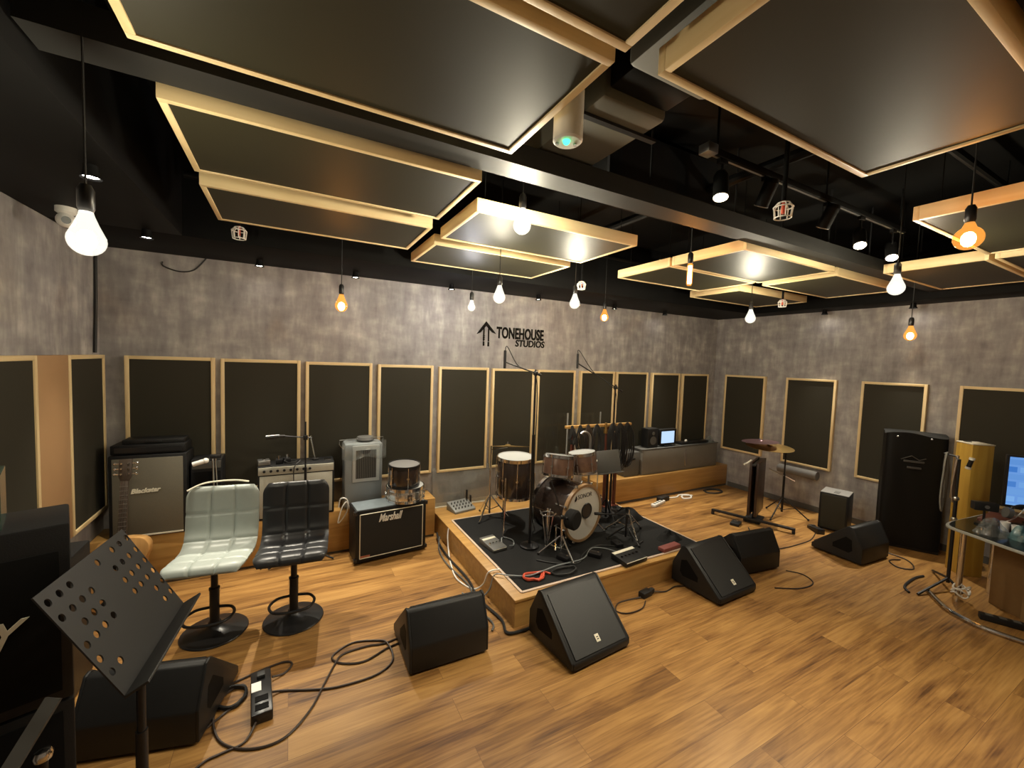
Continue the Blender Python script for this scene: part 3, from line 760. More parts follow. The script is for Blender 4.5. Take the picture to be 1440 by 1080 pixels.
# mic stand on ledge behind stools
t = thing('microphone_stand', 'black boom stand with microphone behind the combo amplifier', 'microphone stand', (.128, 3.995, 0))
for a in (200, 320, 80):
    M().tube([(0, 0, .13), (.30*math.cos(R(a))*(.35 if a == 80 else 1), .30*math.sin(R(a))*(.10 if a == 80 else .25)-.02, .012)], .008, 7).obj('leg', RUBBER, t)
M().cyl((0, 0, .10), (0, 0, .85), .011).cyl((0, 0, .85), (0, .03, 1.25), .007).obj('pole', DARKMET, t)
M().tube([(.05, .03, 1.105), (0, .025, 1.11), (-.16, .03, 1.13)], .006).obj('boom', DARKMET, t)
M().box(-.018, .018, .005, .045, 1.09, 1.13, .004).obj('clutch', PLASTIC2, t)
M().cyl((-.16, .03, 1.13), (-.20, .03, 1.131), .012, n=12).cyl((-.20, .03, 1.131), (-.30, .03, 1.125), .019, .021, n=14).obj('microphone', PLASTIC2, t)
t = thing('chrome_stand', 'slim chrome stand leaning up on top of the combo amplifier', 'stand', (.215, 4.17, LH+.472))
M().cyl((0, 0, .005), (-.04, .02, .22), .007, n=8).obj('pole', CHROME, t)
M().cyl((0, 0, 0), (0, 0, .012), .03, n=12).obj('foot', RUBBER, t)
# grey upright unit
t = thing('upright_unit', 'grey plastic upright unit with dark framed window left of the snare drum', 'appliance', (.628, 4.06, LH))
M().box(-.172, .172, 0, .225, .0, .615, .022).obj('body', GREYP, t)
M().box(-.105, .140, -.012, .0, .25, .60, .006).obj('window_frame', simple('light_grey_frame', (.42, .44, .44), .4), t)
gl = M().box(-.075, .110, -.0145, -.011, .285, .555, .002).obj('window', PLASTIC2, t)
gs = M()
for k in range(11): gs.box(-.07+.0165*k, -.062+.0165*k, -.018, -.0135, .29, .55)
gs.obj('slats', GREYD, gl)
M().tube([(-.172, .1, .55), (-.21, .09, .60), (-.21, .09, .64), (.19, .09, .655), (.185, .1, .5)], .004, 6).obj('cover_wire', STEEL, t)
bg = M()
def bag(u, v):
    x = -.20+.40*u; z = .64-.16*v+.015*math.sin(9*u+3*v); y = -.025+.012*math.sin(14*u)+.008*math.sin(8*v+5*u); return Vector((x, y, z))
bg.grid(bag, 16, 8).obj('plastic_cover', BAGM, t)
tag(M().lathe([(0, 0), (.07, 0), (.085, .02), (.075, .045), (0, .05)], 22).obj('round_lid', GREYD, None, (.655, 4.18, LH+.616)), 'round dark cap resting on top of the grey upright unit', 'cap')
# white cable left of marshall
tag(M().tube(spline([(.405, 4.03, .44), (.42, 4.02, .52), (.47, 4.015, .515), (.485, 4.01, .44), (.455, 4.01, .36), (.40, 4.012, .30), (.43, 4.012, .43), (.47, 4.012, .49), (.50, 4.015, .42)], 5), .006).obj('white_cable', WHITE), 'bunched white cable hanging over the ledge beside the black cabinet', 'cable')
# 2x12 cabinet on the floor
t = thing('guitar_cabinet', 'black guitar cabinet with white script logo and piping on the floor', 'speaker cabinet', (.838, 3.762, 0), R(5))
M().box(-.325, .325, 0, .255, .012, .485, .010).obj('box', TOLEX, t)
M().box(-.285, .285, -.004, .002, .055, .445).obj('grille', simple('grille_black_cloth', (.012, .012, .012), .8, noise=.2, scale=260), t)
pp = M()
for a, b in (((-.288, .052), (.288, .052)), ((.288, .052), (.288, .448)), ((.288, .448), (-.288, .448)), ((-.288, .448), (-.288, .052))):
    pp.tube([(a[0], -.004, a[1]), (b[0], -.004, b[1])], .0042, 6)
pp.obj('piping', CREAM, t)
text('logo', 'Marshall', .098, WHITE, t, TR(-.128, -.008, .360) @ RX(90) @ RZ(0), shear=.42, bold=.002, ext=.003, sx=.62)
M().box(-.285, -.20, -.006, -.003, .058, .075).obj('small_plate', simple('rust_plate', (.4, .13, .08), .5), t)
for sx in (-1, 1):
    for z in (.02, .445):
        M().box(sx*.325-.014, sx*.325+.014, -.003, .03, z, z+.033, .004).obj('corner_cap', PLASTIC2, t)
    M().cyl((sx*.27, .06, 0), (sx*.27, .06, .014), .016, n=10).obj('foot', RUBBER, t)
M().box(-.31, .31, .01, .245, .4852, .4875).obj('top_sheet', simple('blue_grey_top', (.16, .19, .21), .4, noise=.2, scale=20), t)  # cabinet top drawn blue-grey, lighter than the box

# ------------------------------------------------------------------ drums
def drum(t, r, h, shellm, headm, hoopm=CHROME, lugs=8, T=None, bottom=True, hoop_h=.022):
    """drum standing on local z=0; parts under t"""
    T = T or Matrix.Identity(4)
    M().lathe([(0, .004), (r*.985, .004), (r, .008), (r, h-.008), (r*.985, h-.004), (0, h-.004)], 36, T).obj('shell', shellm, t)
    M().lathe([(0, h-.006), (r*.985, h-.006), (r*.985, h+.002), (0, h+.003)], 36, T).obj('head', headm, t)
    hp = M().lathe([(r*.985, h-.02), (r*1.035, h-.02), (r*1.04, h+.010), (r*.99, h+.011)], 36, T)
    hp.obj('top_hoop', hoopm, t)
    if bottom: M().lathe([(r*.985, 0), (r*1.035, 0), (r*1.035, hoop_h), (r*.985, hoop_h)], 36, T).obj('bottom_hoop', hoopm, t)
    for k in range(lugs):
        a = 2*PI*(k+.5)/lugs; c, s = math.cos(a), math.sin(a)
        p = lambda rr, z: T @ Vector((rr*c, rr*s, z))
        M().cyl(p(r*1.0, h*.5), p(r*1.07, h*.5), .012, n=8).cyl(p(r*1.055, .005), p(r*1.055, h), .004, n=6).obj('lug', CHROME, t)
t = thing('snare_drum', 'silver snare drum on top of the black guitar cabinet', 'drum', (.985, 3.905, .489))
drum(t, .172, .125, simple('aluminium_shell', (.80, .78, .72), .25, .85), DRUMHEAD, CHROME, 10)
M().box(-.02, .02, -.180, -.172, .03, .085, .002).obj('badge', ROSEW, t)
M().box(.06, .085, -.172, -.160, .03, .10, .004).obj('strainer', GREYD, t)
t = thing('small_drum', 'small dark drum lying on the silver snare drum', 'drum', (.970, 3.905, .627))
drum(t, .143, .20, SHELL, simple('grey_skin', (.13, .125, .12), .5, noise=.08), PLASTIC2, 6, RX(3))
text('mark', 'DW', .05, CREAM, t, TR(-.125, -.118, .11) @ RZ(-38) @ RX(90), shear=0, bold=.001, ext=.003) if False else M().box(-.148, -.128, -.085, -.065, .03, .17, .004).obj('bracket', CHROME, t)

# kick drum
KX, KY, KZ, KR = 2.385, 2.935, .4735, .252
t = thing('bass_drum', 'bass drum with white front head in the middle of the riser', 'drum', (KX, KY, KZ), R(13))
TY = RX(-90)                                 # drum axis z -> +y, front head at y=0
M().lathe([(KR, .03), (KR, .40)], 48, TY).obj('shell', SHELL, t)
M().lathe([(KR*.96, 0), (KR*1.05, 0), (KR*1.05, .035), (KR*.98, .036)], 48, TY).obj('front_hoop', TANHOOP, t)
M().lathe([(KR*.96, .43), (KR*1.05, .43), (KR*1.05, .395), (KR*.98, .394)], 48, TY).obj('rear_hoop', CHROME, t)
fh = M().lathe([(0, .012), (KR*.985, .012), (KR*.985, .018), (0, .018)], 48, TY).obj('front_head', KICKHEAD, t)
M().lathe([(0, .410), (KR*.985, .410), (KR*.985, .418), (0, .418)], 48, TY).obj('rear_head', DRUMHEAD, t)
M().cyl((.045, .006, .012), (.045, .013, .012), .068, n=28).obj('port', simple('port_mesh', (.07, .05, .035), .7, noise=.6, scale=160), fh)
M().ring((.045, .006, .012), .068, .006, RX(90), 28, 6).obj('port_ring', PLASTIC2, fh)
text('logo', 'SONOR', .058, PLASTIC2, fh, TR(-.085, .0105, .140) @ RX(90), bold=0, ext=.0008, sx=1.0)
M().tube([(-.125, .010, .135), (-.108, .010, .172), (-.10, .010, .150), (-.118, .010, .128)], .005, 5, True).obj('logo_mark', PLASTIC2, fh)
for k in range(8):
    a = 2*PI*(k+.5)/8; c, s = math.cos(a), math.sin(a)
    M().box(-.012, .012, -.008, .02, 0, .022, .003, TR(KR*1.05*c, .012, KR*1.05*s) @ RY(90-math.degrees(a))).cyl((KR*1.075*c, .0, KR*1.075*s), (KR*1.075*c, .14, KR*1.075*s), .004, n=6).cyl((KR*1.0*c, .12, KR*1.0*s), (KR*1.08*c, .12, KR*1.08*s), .012, n=8).obj('claw', CHROME, t)
for s in (-1, 1): M().cyl((s*KR*.93, .12, -.10), (s*(KR+.10), .02, -KZ+ZK+.012), .008, n=8).ball((s*(KR+.10), .02, -KZ+ZK+.010), .012, 8).obj('spur', CHROME, t)
M().cyl((.0, .20, KR-.01), (0, .20, KR+.12), .014, n=10).obj('tom_post', CHROME, t)
# rack toms
for (x, y, z, r, ty, tx, lab) in [(2.235, 3.165, .775, .140, 8, -6, 'brown shell rack tom over the left side of the bass drum'),
                                 (2.565, 3.190, .775, .132, -6, -6, 'brown shell rack tom over the right side of the bass drum')]:
    t = thing('rack_tom', lab, 'drum', (x, y, z), 0, 'rack toms', rot=(R(tx), R(ty), 0))
    drum(t, r, .19, SPARKLE, DRUMHEAD, CHROME, 6)
    M().tube([(0, 0, .05), (0 if abs(ty) < 1 else (.13 if ty > 0 else -.13), .0, .03), (.15 if ty > 0 else -.14, .0, -.03)], .009, 7).obj('tom_arm', CHROME, t)
# floor tom
t = thing('floor_tom', 'dark floor tom with white head left of the bass drum', 'drum', (1.905, 3.40, .56), 0, rot=(R(2), R(-1), 0))
drum(t, .172, .375, SHELL, DRUMHEAD, CHROME, 8)
for a in (215, 335, 95): M().tube([(.19*math.cos(R(a)), .19*math.sin(R(a)), .22), (.19*math.cos(R(a)), .19*math.sin(R(a)), -.27), (.21*math.cos(R(a)), .21*math.sin(R(a)), -.345)], .007, 7).obj('leg', CHROME, t)

def tripod(t, zc, reach, m, n0=90, tilt=(0, 0), braces=True, r=.008, foot=RUBBER):
    for k in range(3):
        a = R(n0+120*k); c, s = math.cos(a), math.sin(a)
        lg = M().tube([(.012*c, .012*s, zc), (reach*c, reach*s, .010)], r, 7)
        if braces: lg.tube([(.012*c, .012*s, zc*.38), (reach*.48*c, reach*.48*s, zc*.53)], r*.6, 6)
        lg = lg.obj('leg', m, t)
        M().ball((reach*c, reach*s, .012), .013, 8).obj('rubber_foot', foot, lg)
# cymbal on its stand
t = thing('cymbal_stand', 'chrome tripod stand carrying a cymbal left of the floor tom', 'cymbal stand', (1.845, 3.815, ZR))
tripod(t, .24, .20, CHROME, 215)
M().cyl((0, 0, .05), (0, 0, .50), .012).cyl((0, 0, .5), (0, 0, .76), .008).tube([(0, 0, .72), (.18, -.02, .735)], .006).obj('pole', CHROME, t)
t = thing('cymbal', 'thin bronze cymbal seen edge-on above the floor tom', 'cymbal', (2.03, 3.80, ZR+.742), 0, rot=(R(-12), R(5), 0))
M().lathe([(0, .026), (.02, .024), (.035, .012), (.08, .008), (.235, 0), (.235, -.0015), (.08, .006), (.035, .010), (0, .022)], 40).obj('plate', BRASS, t)
M().cyl((0, 0, -.01), (0, 0, .05), .007, n=8).obj('wing_nut', CHROME, t)
# folded chrome stand
t = thing('cymbal_stand', 'folded chrome stand with converging legs in front of the floor tom', 'cymbal stand', (2.00, 2.955, ZK))
for k in range(4):
    a = R(40+90*k); c, s = math.cos(a), math.sin(a)
    M().tube([(.008*c, .008*s, .02), (.05*c, .05*s, .30), (.075*c, .075*s, .33)], .006, 7).obj('leg', CHROME, t)
M().cyl((0, 0, .0), (0, 0, .36), .008).ball((0, 0, .02), .02, 10).obj('pole', CHROME, t)
M().ring((0, 0, .31), .06, .006).obj('basket_ring', CHROME, t)
# low kick mic stand, round mic
t = thing('microphone_stand', 'short chrome boom stand in front of the bass drum', 'microphone stand', (2.035, 2.79, ZK))
tripod(t, .17, .19, CHROME, 270)
M().cyl((0, 0, .04), (0, 0, .34), .010).obj('pole', CHROME, t)
M().tube([(-.05, .11, .62), (0, 0, .34), (.045, .015, .305)], .006).obj('boom', DARKMET, t)
M().ball((0, 0, .335), .020, 10).obj('clutch', PLASTIC2, t)
t = thing('drum_microphone', 'large round black microphone in front of the white drum head', 'microphone', (2.165, 2.815, .492), R(22))
M().lathe([(0, -.05), (.070, -.05), (.085, -.035), (.087, .03), (.075, .045), (0, .048)], 32, RX(90)).obj('housing', simple('black_foam', (.010, .010, .010), .9, noise=.3, scale=150), t)
M().cyl((-.075, .0, .02), (-.10, .0, .045), .008, n=8).obj('yoke', DARKMET, t)
t = thing('microphone_stand', 'low black boom stand right of the bass drum', 'microphone stand', (2.78, 2.80, ZK))
tripod(t, .13, .17, DARKMET, 30)
M().cyl((0, 0, .03), (0, 0, .24), .010).tube([(.03, 0, .21), (0, 0, .24), (-.27, .05, .27)], .006).obj('pole', DARKMET, t)
M().cyl((-.26, .05, .269), (-.325, .07, .275), .014, n=12).obj('microphone', PLASTIC2, t)
t = thing('stick_stand', 'small chrome tripod right of the bass drum', 'stand', (2.905, 2.90, ZK))
tripod(t, .19, .21, CHROME, 250)
M().cyl((0, 0, .05), (0, 0, .24), .010).obj('pole', CHROME, t)
# overhead microphone stands
def overhead(x, y, zj, mx, my, mz, lab, cap):
    t = thing('overhead_stand', lab, 'microphone stand', (x, y, ZK))
    M().lathe([(0, 0), (.085, 0), (.085, .014), (.03, .03), (0, .03)], 28).obj('base', DARKMET, t)
    M().cyl((0, 0, .02), (0, 0, 1.0), .013).cyl((0, 0, 1.0), (0, 0, zj-ZK+.03), .008).obj('pole', DARKMET, t)
    a = V(0, 0, zj-ZK); d = (V(mx-x, my-y, mz-ZK-.05)-a)
    M().tube([a-d*.16, a, a+d], .006).obj('boom', DARKMET, t)
    M().ball(a, .024, 10).cyl(a-d*.18, a-d*.10, .013, n=10).obj('clutch', PLASTIC2, t)
    M().cyl((mx-x, my-y, mz-ZK-.105), (mx-x, my-y, mz-ZK+.045), .012, n=12).obj('microphone', PLASTIC2, t)
    M().tube(spline([(mx-x, my-y, mz-ZK+.045), (mx-x+.02, my-y, mz-ZK+.075), tuple(a+d*.6+V(0, 0, .012)), tuple(a+d*.2+V(0, -.01, -.01)), tuple(a+V(.01, -.015, -.12)), (.012, -.012, .7), (.02, -.02, .25)], 6), .004, 5).obj('microphone_cable', RUBBER, t)
overhead(1.880, 3.05, 1.745, 1.575, 3.05, 1.885, 'tall black boom stand left of the bass drum with hanging microphone', 0)
overhead(3.135, 3.42, 1.595, 2.605, 3.42, 1.895, 'tall black boom stand beside the cable rack with hanging microphone', 0)

# music stand behind kit
t = thing('music_stand', 'grey-sheened music stand desk behind the bass drum', 'music stand', (2.93, 3.25, ZK))
tripod(t, .22, .14, DARKMET, 30, braces=False)
M().cyl((0, 0, .04), (0, 0, .56), .012).obj('pole', DARKMET, t)
M().box(-.155, .155, -.006, .006, 0, .235, .004, TR(0, -.03, .51) @ RX(-14)).box(-.155, .155, -.05, 0, -.004, .006, .002, TR(0, -.03, .51) @ RX(-14)).obj('desk', GREYD, t)  # black desk coloured grey, its sheen put into the colour
t = thing('gooseneck_tube', 'bent silver tube standing behind the rack toms', 'tube', (2.87, 3.48, ZR))
M().tube(spline([(0, 0, .0), (0, 0, .70), (0, 0, .83), (-.03, 0, .89), (-.09, 0, .915), (-.13, 0, .89)], 5), .013, 8).obj('tube_body', STEEL, t)
M().cyl((0, 0, 0), (0, 0, .015), .07, n=18).obj('base', DARKMET, t)
# wooden cable rack
t = thing('cable_rack', 'wooden cross rail rack on slim posts behind the drum kit', 'rack', (0, 3.60, ZR))
M().box(2.62, 3.56, -.02, .02, .935, .965, .004).obj('rail', OAK, t)
for x in (2.72, 3.205, 3.352): M().box(x-.016, x+.016, -.016, .016, .012, .935, .003).obj('post', REDWOOD, t)
for q in ((2.69, 2.78), (3.17, 3.38)): M().box(*q, -.055, .055, 0, .014, .003).obj('foot', REDWOOD, t)
M().cyl((3.16, -.028, .90), (3.16, -.028, .98), .014, n=12).cyl((3.16, -.026, .86), (3.16, -.026, .905), .022, n=12).obj('brass_hook', BRASS, t)
def hank(x, n, drop, w, m, lab, y=3.565):
    c = M()
    for k in range(n):
        o = (k-(n-1)/2)*.010; dd = drop*(1-.10*random.random()); ww = w*(.8+.4*random.random())
        pts = [(x+o*.4, y, 1.166), (x-ww+o, y-.018, 1.05), (x-ww*1.05+o, y-.02+o*.4, 1.166-dd*.7), (x+o, y-.022, 1.166-dd), (x+ww*1.05+o, y-.02-o*.4, 1.166-dd*.7), (x+ww+o, y-.018, 1.05), (x+o*.4+.004, y+.006, 1.170)]
        c.tube(spline(pts, 5), .0058, 5)
    tag(c.obj('cable_hank', m), lab, 'cable', 'cables hanging on the rack')
hank(2.68, 5, .20, .035, RUBBER, 'short hank of black cable at the left end of the rack')
hank(2.79, 6, .32, .045, RUBBER, 'black cable hank second from left on the rack')
hank(2.90, 6, .27, .045, BROWNRUB, 'brownish cable hank hanging mid-rack above the music stand desk')
hank(3.02, 7, .42, .050, RUBBER, 'black cable hank left of the brass hook')
hank(3.25, 8, .50, .050, RUBBER, 'long black cable hank right of the brass hook')
hank(3.365, 8, .54, .055, PLASTIC2, 'longest glossy cable hank on the rack')
hank(3.475, 8, .52, .055, PLASTIC2, 'glossy black cable hank at the right end of the rack')
t = thing('plastic_box', 'small pale green plastic box hanging on the rack posts', 'box', (3.145, 3.55, .66))
M().box(-.055, .055, -.03, .03, 0, .115, .008).obj('box_body', simple('pale_green', (.24, .32, .28), .4), t)
M().box(-.058, .058, -.033, .033, .108, .125, .004).obj('lid', simple('pale_green_lid', (.36, .42, .38), .4), t)
def lump(cx, cy, rx, ry, h, seed):
    rnd = random.Random(seed); ph = [rnd.random()*6 for _ in range(6)]
    def fn(u, v):
        a = 2*PI*u; rr = v
        hh = h*(1-rr**2.2)*(.75+.25*math.sin(3*a+ph[0]+4*rr))+.012*math.sin(7*a+ph[1])*rr*(1-rr)*2
        k = 1+.12*math.sin(2*a+ph[2])+.07*math.sin(5*a+ph[3])
        return Vector((cx+rx*rr*k*math.cos(a), cy+ry*rr*k*math.sin(a), max(0.0, hh)))
    return fn
tag(M().grid(lump(0, 0, .20, .13, .13, 3), 36, 10).obj('black_cloth', CARPET, None, (3.14, 3.19, ZK)), 'crumpled black cloth heap on the riser right of bass drum', 'cloth')
tag(M().grid(lump(0, 0, .13, .12, .07, 9), 36, 10).obj('black_bag', CARPET, None, (3.20, 2.66, ZK)), 'small black soft bag on the riser behind the front right monitor', 'bag')

# acrylic screens
t = thing('acrylic_screen', 'clear grey-hazed acrylic sheet standing behind the riser under the fifth wall panel', 'screen', (1.72, YB-.055, ZR))
M().box(-.34, .35, -.003, .003, 0, .44, .001, RX(-3)).obj('sheet', ACRYLH, t)
M().box(-.34, .35, -.012, .012, 0, .012).obj('foot_strip', CREAM, t)
t = thing('drum_shield', 'tall clear acrylic drum shield panels behind the drum kit', 'screen', (0, 3.95, ZR))
for x0, x1 in ((2.43, 2.90), (2.905, 3.395)): M().box(x0, x1, -.003, .003, .0, 1.05, .001).obj('shield_panel', ACRYL, t)
for x in (2.428, 2.902, 3.397): M().box(x-.006, x+.006, -.006, .006, 0, 1.05).obj('edge_hinge', clear('acrylic_edge', (.75, .78, .76), .4, .1, .25), t)
t = thing('small_mixer', 'small pale grey mixer with tilted top at the back left of the riser', 'mixer', (1.66, 4.14, ZR), R(12))
M().prism([(-.09, 0), (.09, 0), (.09, .085), (-.09, .025)], -.13, .13, 'x', .004).obj('case', simple('mixer_grey', (.22, .225, .215), .45), t)
for i in range(6):
    for j in range(3): M().cyl((-.10+.04*i, -.05+.045*j, .035+.015*j), (-.10+.04*i, -.05+.045*j, .058+.015*j), .007, n=8).obj('knob', GREYD, t)
for q in ((.10, .118, .05, .07, .07, .19), (.135, .15, .02, .04, 0, .13)): M().box(*q, .003).obj('antenna', PLASTIC2, t)

# pedals and small things on the riser
t = thing('effects_unit', 'grey floor effects unit with pale bars at the left edge of riser', 'effects pedal', (1.586, 3.185, ZK), R(8))
M().prism([(-.115, 0), (.115, 0), (.115, .050), (-.115, .028)], -.072, .072, 'x', .004).obj('case', GREYD, t)
M().box(-.066, .066, -.115, -.095, .029, .034, .002, RX(5)).box(-.066, .066, .055, .085, .038, .042, .002, RX(5)).obj('pale_bar', CREAM, t)
for k in range(4): M().cyl((-.05+.033*k, -.03, .034), (-.05+.033*k, -.03, .050), .009, n=10).obj('foot_switch', CHROME, t)
t = thing('power_conditioner', 'black floor unit with two pale side bars at the riser front edge', 'floor unit', (2.525, 2.490, ZK), R(5))
M().prism([(-.085, 0), (.085, 0), (.085, .055), (-.085, .035)], -.128, .128, 'x', .004).obj('case', PLASTIC, t)
M().box(-.125, .125, -.085, -.058, .037, .041, .001, RX(5)).box(-.125, .125, .052, .084, .046, .050, .001, RX(5)).obj('pale_bar', CREAM, t)
for k in range(5): M().cyl((-.09+.045*k, 0, .045), (-.09+.045*k, 0, .056), .010, n=10).obj('foot_switch', DARKMET, t)
rc = []
for k in range(26):
    a = k*2*PI/9; rc.append((1.645+.085*math.cos(a)+.012*math.sin(2*a), 2.575+.05*math.sin(a)+.01*math.cos(3*a), ZK+.010+.002*(k % 5)))
rc += [(1.74, 2.60, ZK+.012), (1.78, 2.56, ZK+.008)]
tag(M().tube(spline(rc, 4), .009, 6).obj('red_cable', RED), 'bundled red cable at the front left corner of the riser', 'cable')
bc = []
for k in range(34):
    a = k*2*PI/10; bc.append((1.90+.11*math.cos(a)+.01*math.sin(2*a), 2.545+.05*math.sin(a), ZK+.008+.0022*(k % 6)))
tag(M().tube(spline(bc, 4), .006, 5).obj('coiled_cable', RUBBER), 'coiled black cable on the riser right of the red one', 'cable')
tag(M().tube(spline([(1.20, 2.93, .012), (1.28, 2.80, .012), (1.345, 2.74, .10), (1.385, 2.735, .212), (1.47, 2.66, .224), (1.60, 2.60, .222), (1.72, 2.59, .236), (1.86, 2.60, .245), (1.98, 2.63, .226), (2.18, 2.66, .215), (2.36, 2.78, .215), (2.46, 2.72, .22), (2.49, 2.60, .235)], 6), .005, 6).obj('grey_cable', GREYP), 'grey cable running over the riser edge to the floor unit', 'cable')
t = thing('adapter_strip', 'dull red flat strip at the riser front right edge', 'strip', (3.01, 2.49, ZK), R(4))
M().box(-.115, .115, -.035, .035, 0, .035, .006).obj('strip_body', REDD, t)
for k, (x, y, rz, lab) in enumerate([(2.02, 2.72, 20, 'black stomp pedal in front of the chrome boom stand'), (2.62, 2.74, -10, 'black stomp pedal below the white drum head'), (2.30, 2.66, 35, 'small black pedal between drum stand and floor unit')]):
    t = thing('effects_pedal', lab, 'effects pedal', (x, y, ZK), R(rz), 'pedals on the riser carpet')
    M().box(-.035, .035, -.055, .055, 0, .035, .005).obj('case', DARKMET, t)
    M().cyl((0, -.03, .034), (0, -.03, .046), .009, n=10).obj('foot_switch', CHROME, t)
def cable(name, pts, r, m, lab, n=6, sides=6): return tag(M().tube(spline(pts, n), r, sides).obj(name, m), lab, 'cable')
cable('black_cable', [(1.80, 2.80, ZK+.006), (1.95, 2.66, ZK+.006), (2.10, 2.62, ZK+.006), (2.22, 2.72, ZK+.006), (2.45, 2.80, ZK+.006), (2.70, 2.66, ZK+.006), (2.90, 2.70, ZK+.006)], .006, RUBBER, 'black cable winding over the carpet in front of the bass drum')
cable('white_cable', [(1.60, 3.08, ZK+.006), (1.68, 3.20, ZK+.006), (1.74, 3.30, ZK+.006), (1.80, 3.22, ZK+.006), (1.76, 3.12, ZK+.006), (1.70, 3.08, ZK+.03)], .005, GREYP, 'pale cable looping beside the grey floor effects unit')
# cables hanging over the left side of riser
cable('white_cable', [(1.36, 3.70, .21), (1.345, 3.68, .14), (1.33, 3.60, .02), (1.28, 3.40, .010), (1.24, 3.15, .010), (1.30, 2.95, .010), (1.345, 2.85, .09), (1.365, 2.80, .205), (1.45, 2.78, .22)], .006, WHITE, 'white cable looping down the left side of the riser')
cable('black_cable', [(1.345, 4.0, .05), (1.31, 3.8, .014), (1.30, 3.5, .012), (1.32, 3.1, .012), (1.29, 2.8, .012), (1.33, 2.5, .012), (1.30, 2.36, .012), (1.40, 2.33, .012), (1.60, 2.345, .012), (2.0, 2.35, .012)], .010, RUBBER, 'thick black cable along the left foot of the riser')
cable('grey_cable', [(1.34, 3.9, .05), (1.27, 3.7, .010), (1.25, 3.4, .010), (1.29, 3.0, .012), (1.23, 2.75, .010), (1.26, 2.5, .010), (1.22, 2.42, .010)], .007, GREYD, 'grey cable along the floor beside the riser, behind the middle monitor')

# ------------------------------------------------------------------ right part of back ledge
t = thing('equipment_case', 'long grey case on the right ledge carrying a small monitor', 'case', (5.06, 4.06, RH))
M().box(-.79, .80, 0, .21, 0, .345, .012).obj('case_body', simple('case_grey', (.17, .16, .14), .5, noise=.1, scale=10), t)
M().box(-.80, .81, -.004, .215, .345, .362, .004).obj('lid', GREYD, t)
M().box(.06, .09, -.010, .0, .06, .30, .003).obj('latch_bar', STEEL, t)
t = thing('side_case', 'dark grey case standing left of the long grey case', 'case', (4.10, 4.08, RH))
M().box(-.13, .14, 0, .20, 0, .33, .012).obj('case_body', GREYD, t)
M().box(-.05, .05, -.010, 0, .22, .25, .003).obj('handle', PLASTIC2, t)
t = thing('computer_monitor', 'small monitor with a pale blue screen on the long grey case', 'monitor', (4.80, 4.10, RH+.363))
M().box(-.17, .17, 0, .07, .02, .25, .01).obj('housing', PLASTIC, t)
M().box(-.14, .12, -.004, 0, .05, .22, .002).obj('screen', emit('pale_screen', (.50, .68, .95), .62), t)
M().box(-.08, .08, -.02, .10, 0, .02, .004).obj('base', PLASTIC, t)
t = thing('desk_speaker', 'black desk speaker left of the small monitor', 'speaker', (4.50, 4.10, RH+.363))
M().box(-.10, .10, 0, .13, 0, .27, .008).obj('box', PLASTIC, t)
M().cyl((0, -.004, .10), (0, .002, .10), .06, n=20).obj('woofer', GREYD, t)
M().cyl((0, -.004, .20), (0, .002, .20), .025, n=16).obj('tweeter', GREYD, t)
t = thing('clear_box', 'clear plastic box beside the small monitor on the grey case', 'box', (5.30, 4.10, RH+.363))
M().box(-.22, .40, 0, .12, 0, .035, .004).obj('tray', PLASTIC2, t)
M().ball((-.07, .04, .045), .022, 10).obj('knob', WHITE, t)
t = thing('crumpled_wrap', 'crumpled clear wrap at the right end of the grey case', 'plastic wrap', (5.74, 4.12, RH+.363))
M().grid(lump(0, 0, .10, .06, .10, 5), 30, 8).obj('film', BAGM, t)
# things on floor below it
cable('white_cable', [(4.50, 3.86, .009), (4.62, 3.92, .009), (4.80, 3.90, .009), (4.92, 3.95, .009), (5.05, 3.90, .009), (4.98, 3.80, .009), (4.85, 3.82, .009), (4.92, 3.90, .016), (5.08, 3.86, .009)], .011, WHITE, 'white cable bundle on the floor under the right ledge')
cable('black_cable', [(5.45, 3.95, .008), (5.60, 3.98, .008), (5.72, 3.90, .008), (5.66, 3.80, .008), (5.50, 3.80, .008), (5.42, 3.88, .008), (5.50, 3.96, .014), (5.66, 3.92, .014), (5.70, 3.84, .012)], .012, RUBBER, 'ring of black cable on the floor in the back right corner')
t = thing('power_strip', 'white power strip on the floor in front of the right ledge', 'power strip', (4.33, 3.80, 0), R(16))
M().box(-.15, .15, -.03, .03, 0, .035, .006).obj('strip_body', WHITE, t)
for k in range(4): M().box(-.12+.065*k, -.08+.065*k, -.02, .02, .035, .037).obj('outlet', GREYD, t)
t = thing('plug_adapter', 'black adapter block on the floor behind the white power strip', 'adapter', (4.52, 3.89, 0), R(10))
M().box(-.10, .10, -.04, .04, 0, .06, .008).obj('block', PLASTIC, t)

# ------------------------------------------------------------------ right side of the room
# folded table on a T base
t = thing('folding_table', 'dark folded table on a low T-shaped base near the right wall', 'table', (5.06, 2.95, 0), R(-69))
M().box(-.05, -.022, -.22, .22, .09, .735, .004).box(.022, .05, -.22, .22, .09, .735, .004).obj('tabletop', simple('dark_laminate', (.035, .018, .013), .35), t)
M().box(-.018, .018, -.06, .06, .03, .70, .004).obj('column', PLASTIC, t)
M().box(-.02, .02, -.26, .26, .70, .72, .003).obj('hinge_bar', DARKMET, t)
f = M().box(-.44, .44, -.22, -.18, .04, .065, .004).obj('foot_rail', DARKMET, t)
for x in (-.425, .425): M().box(x-.016, x+.016, -.216, -.184, 0, .042, .004).obj('foot_pad', RUBBER, f)
M().box(-.09, .09, -.18, .10, 0, .03, .006).obj('base_plate', PLASTIC, t)
M().tube(spline([(-.09, .1, .70), (-.13, .05, .66), (-.15, 0, .655)], 5), .012, 7).obj('latch_handle', CREAM, t)
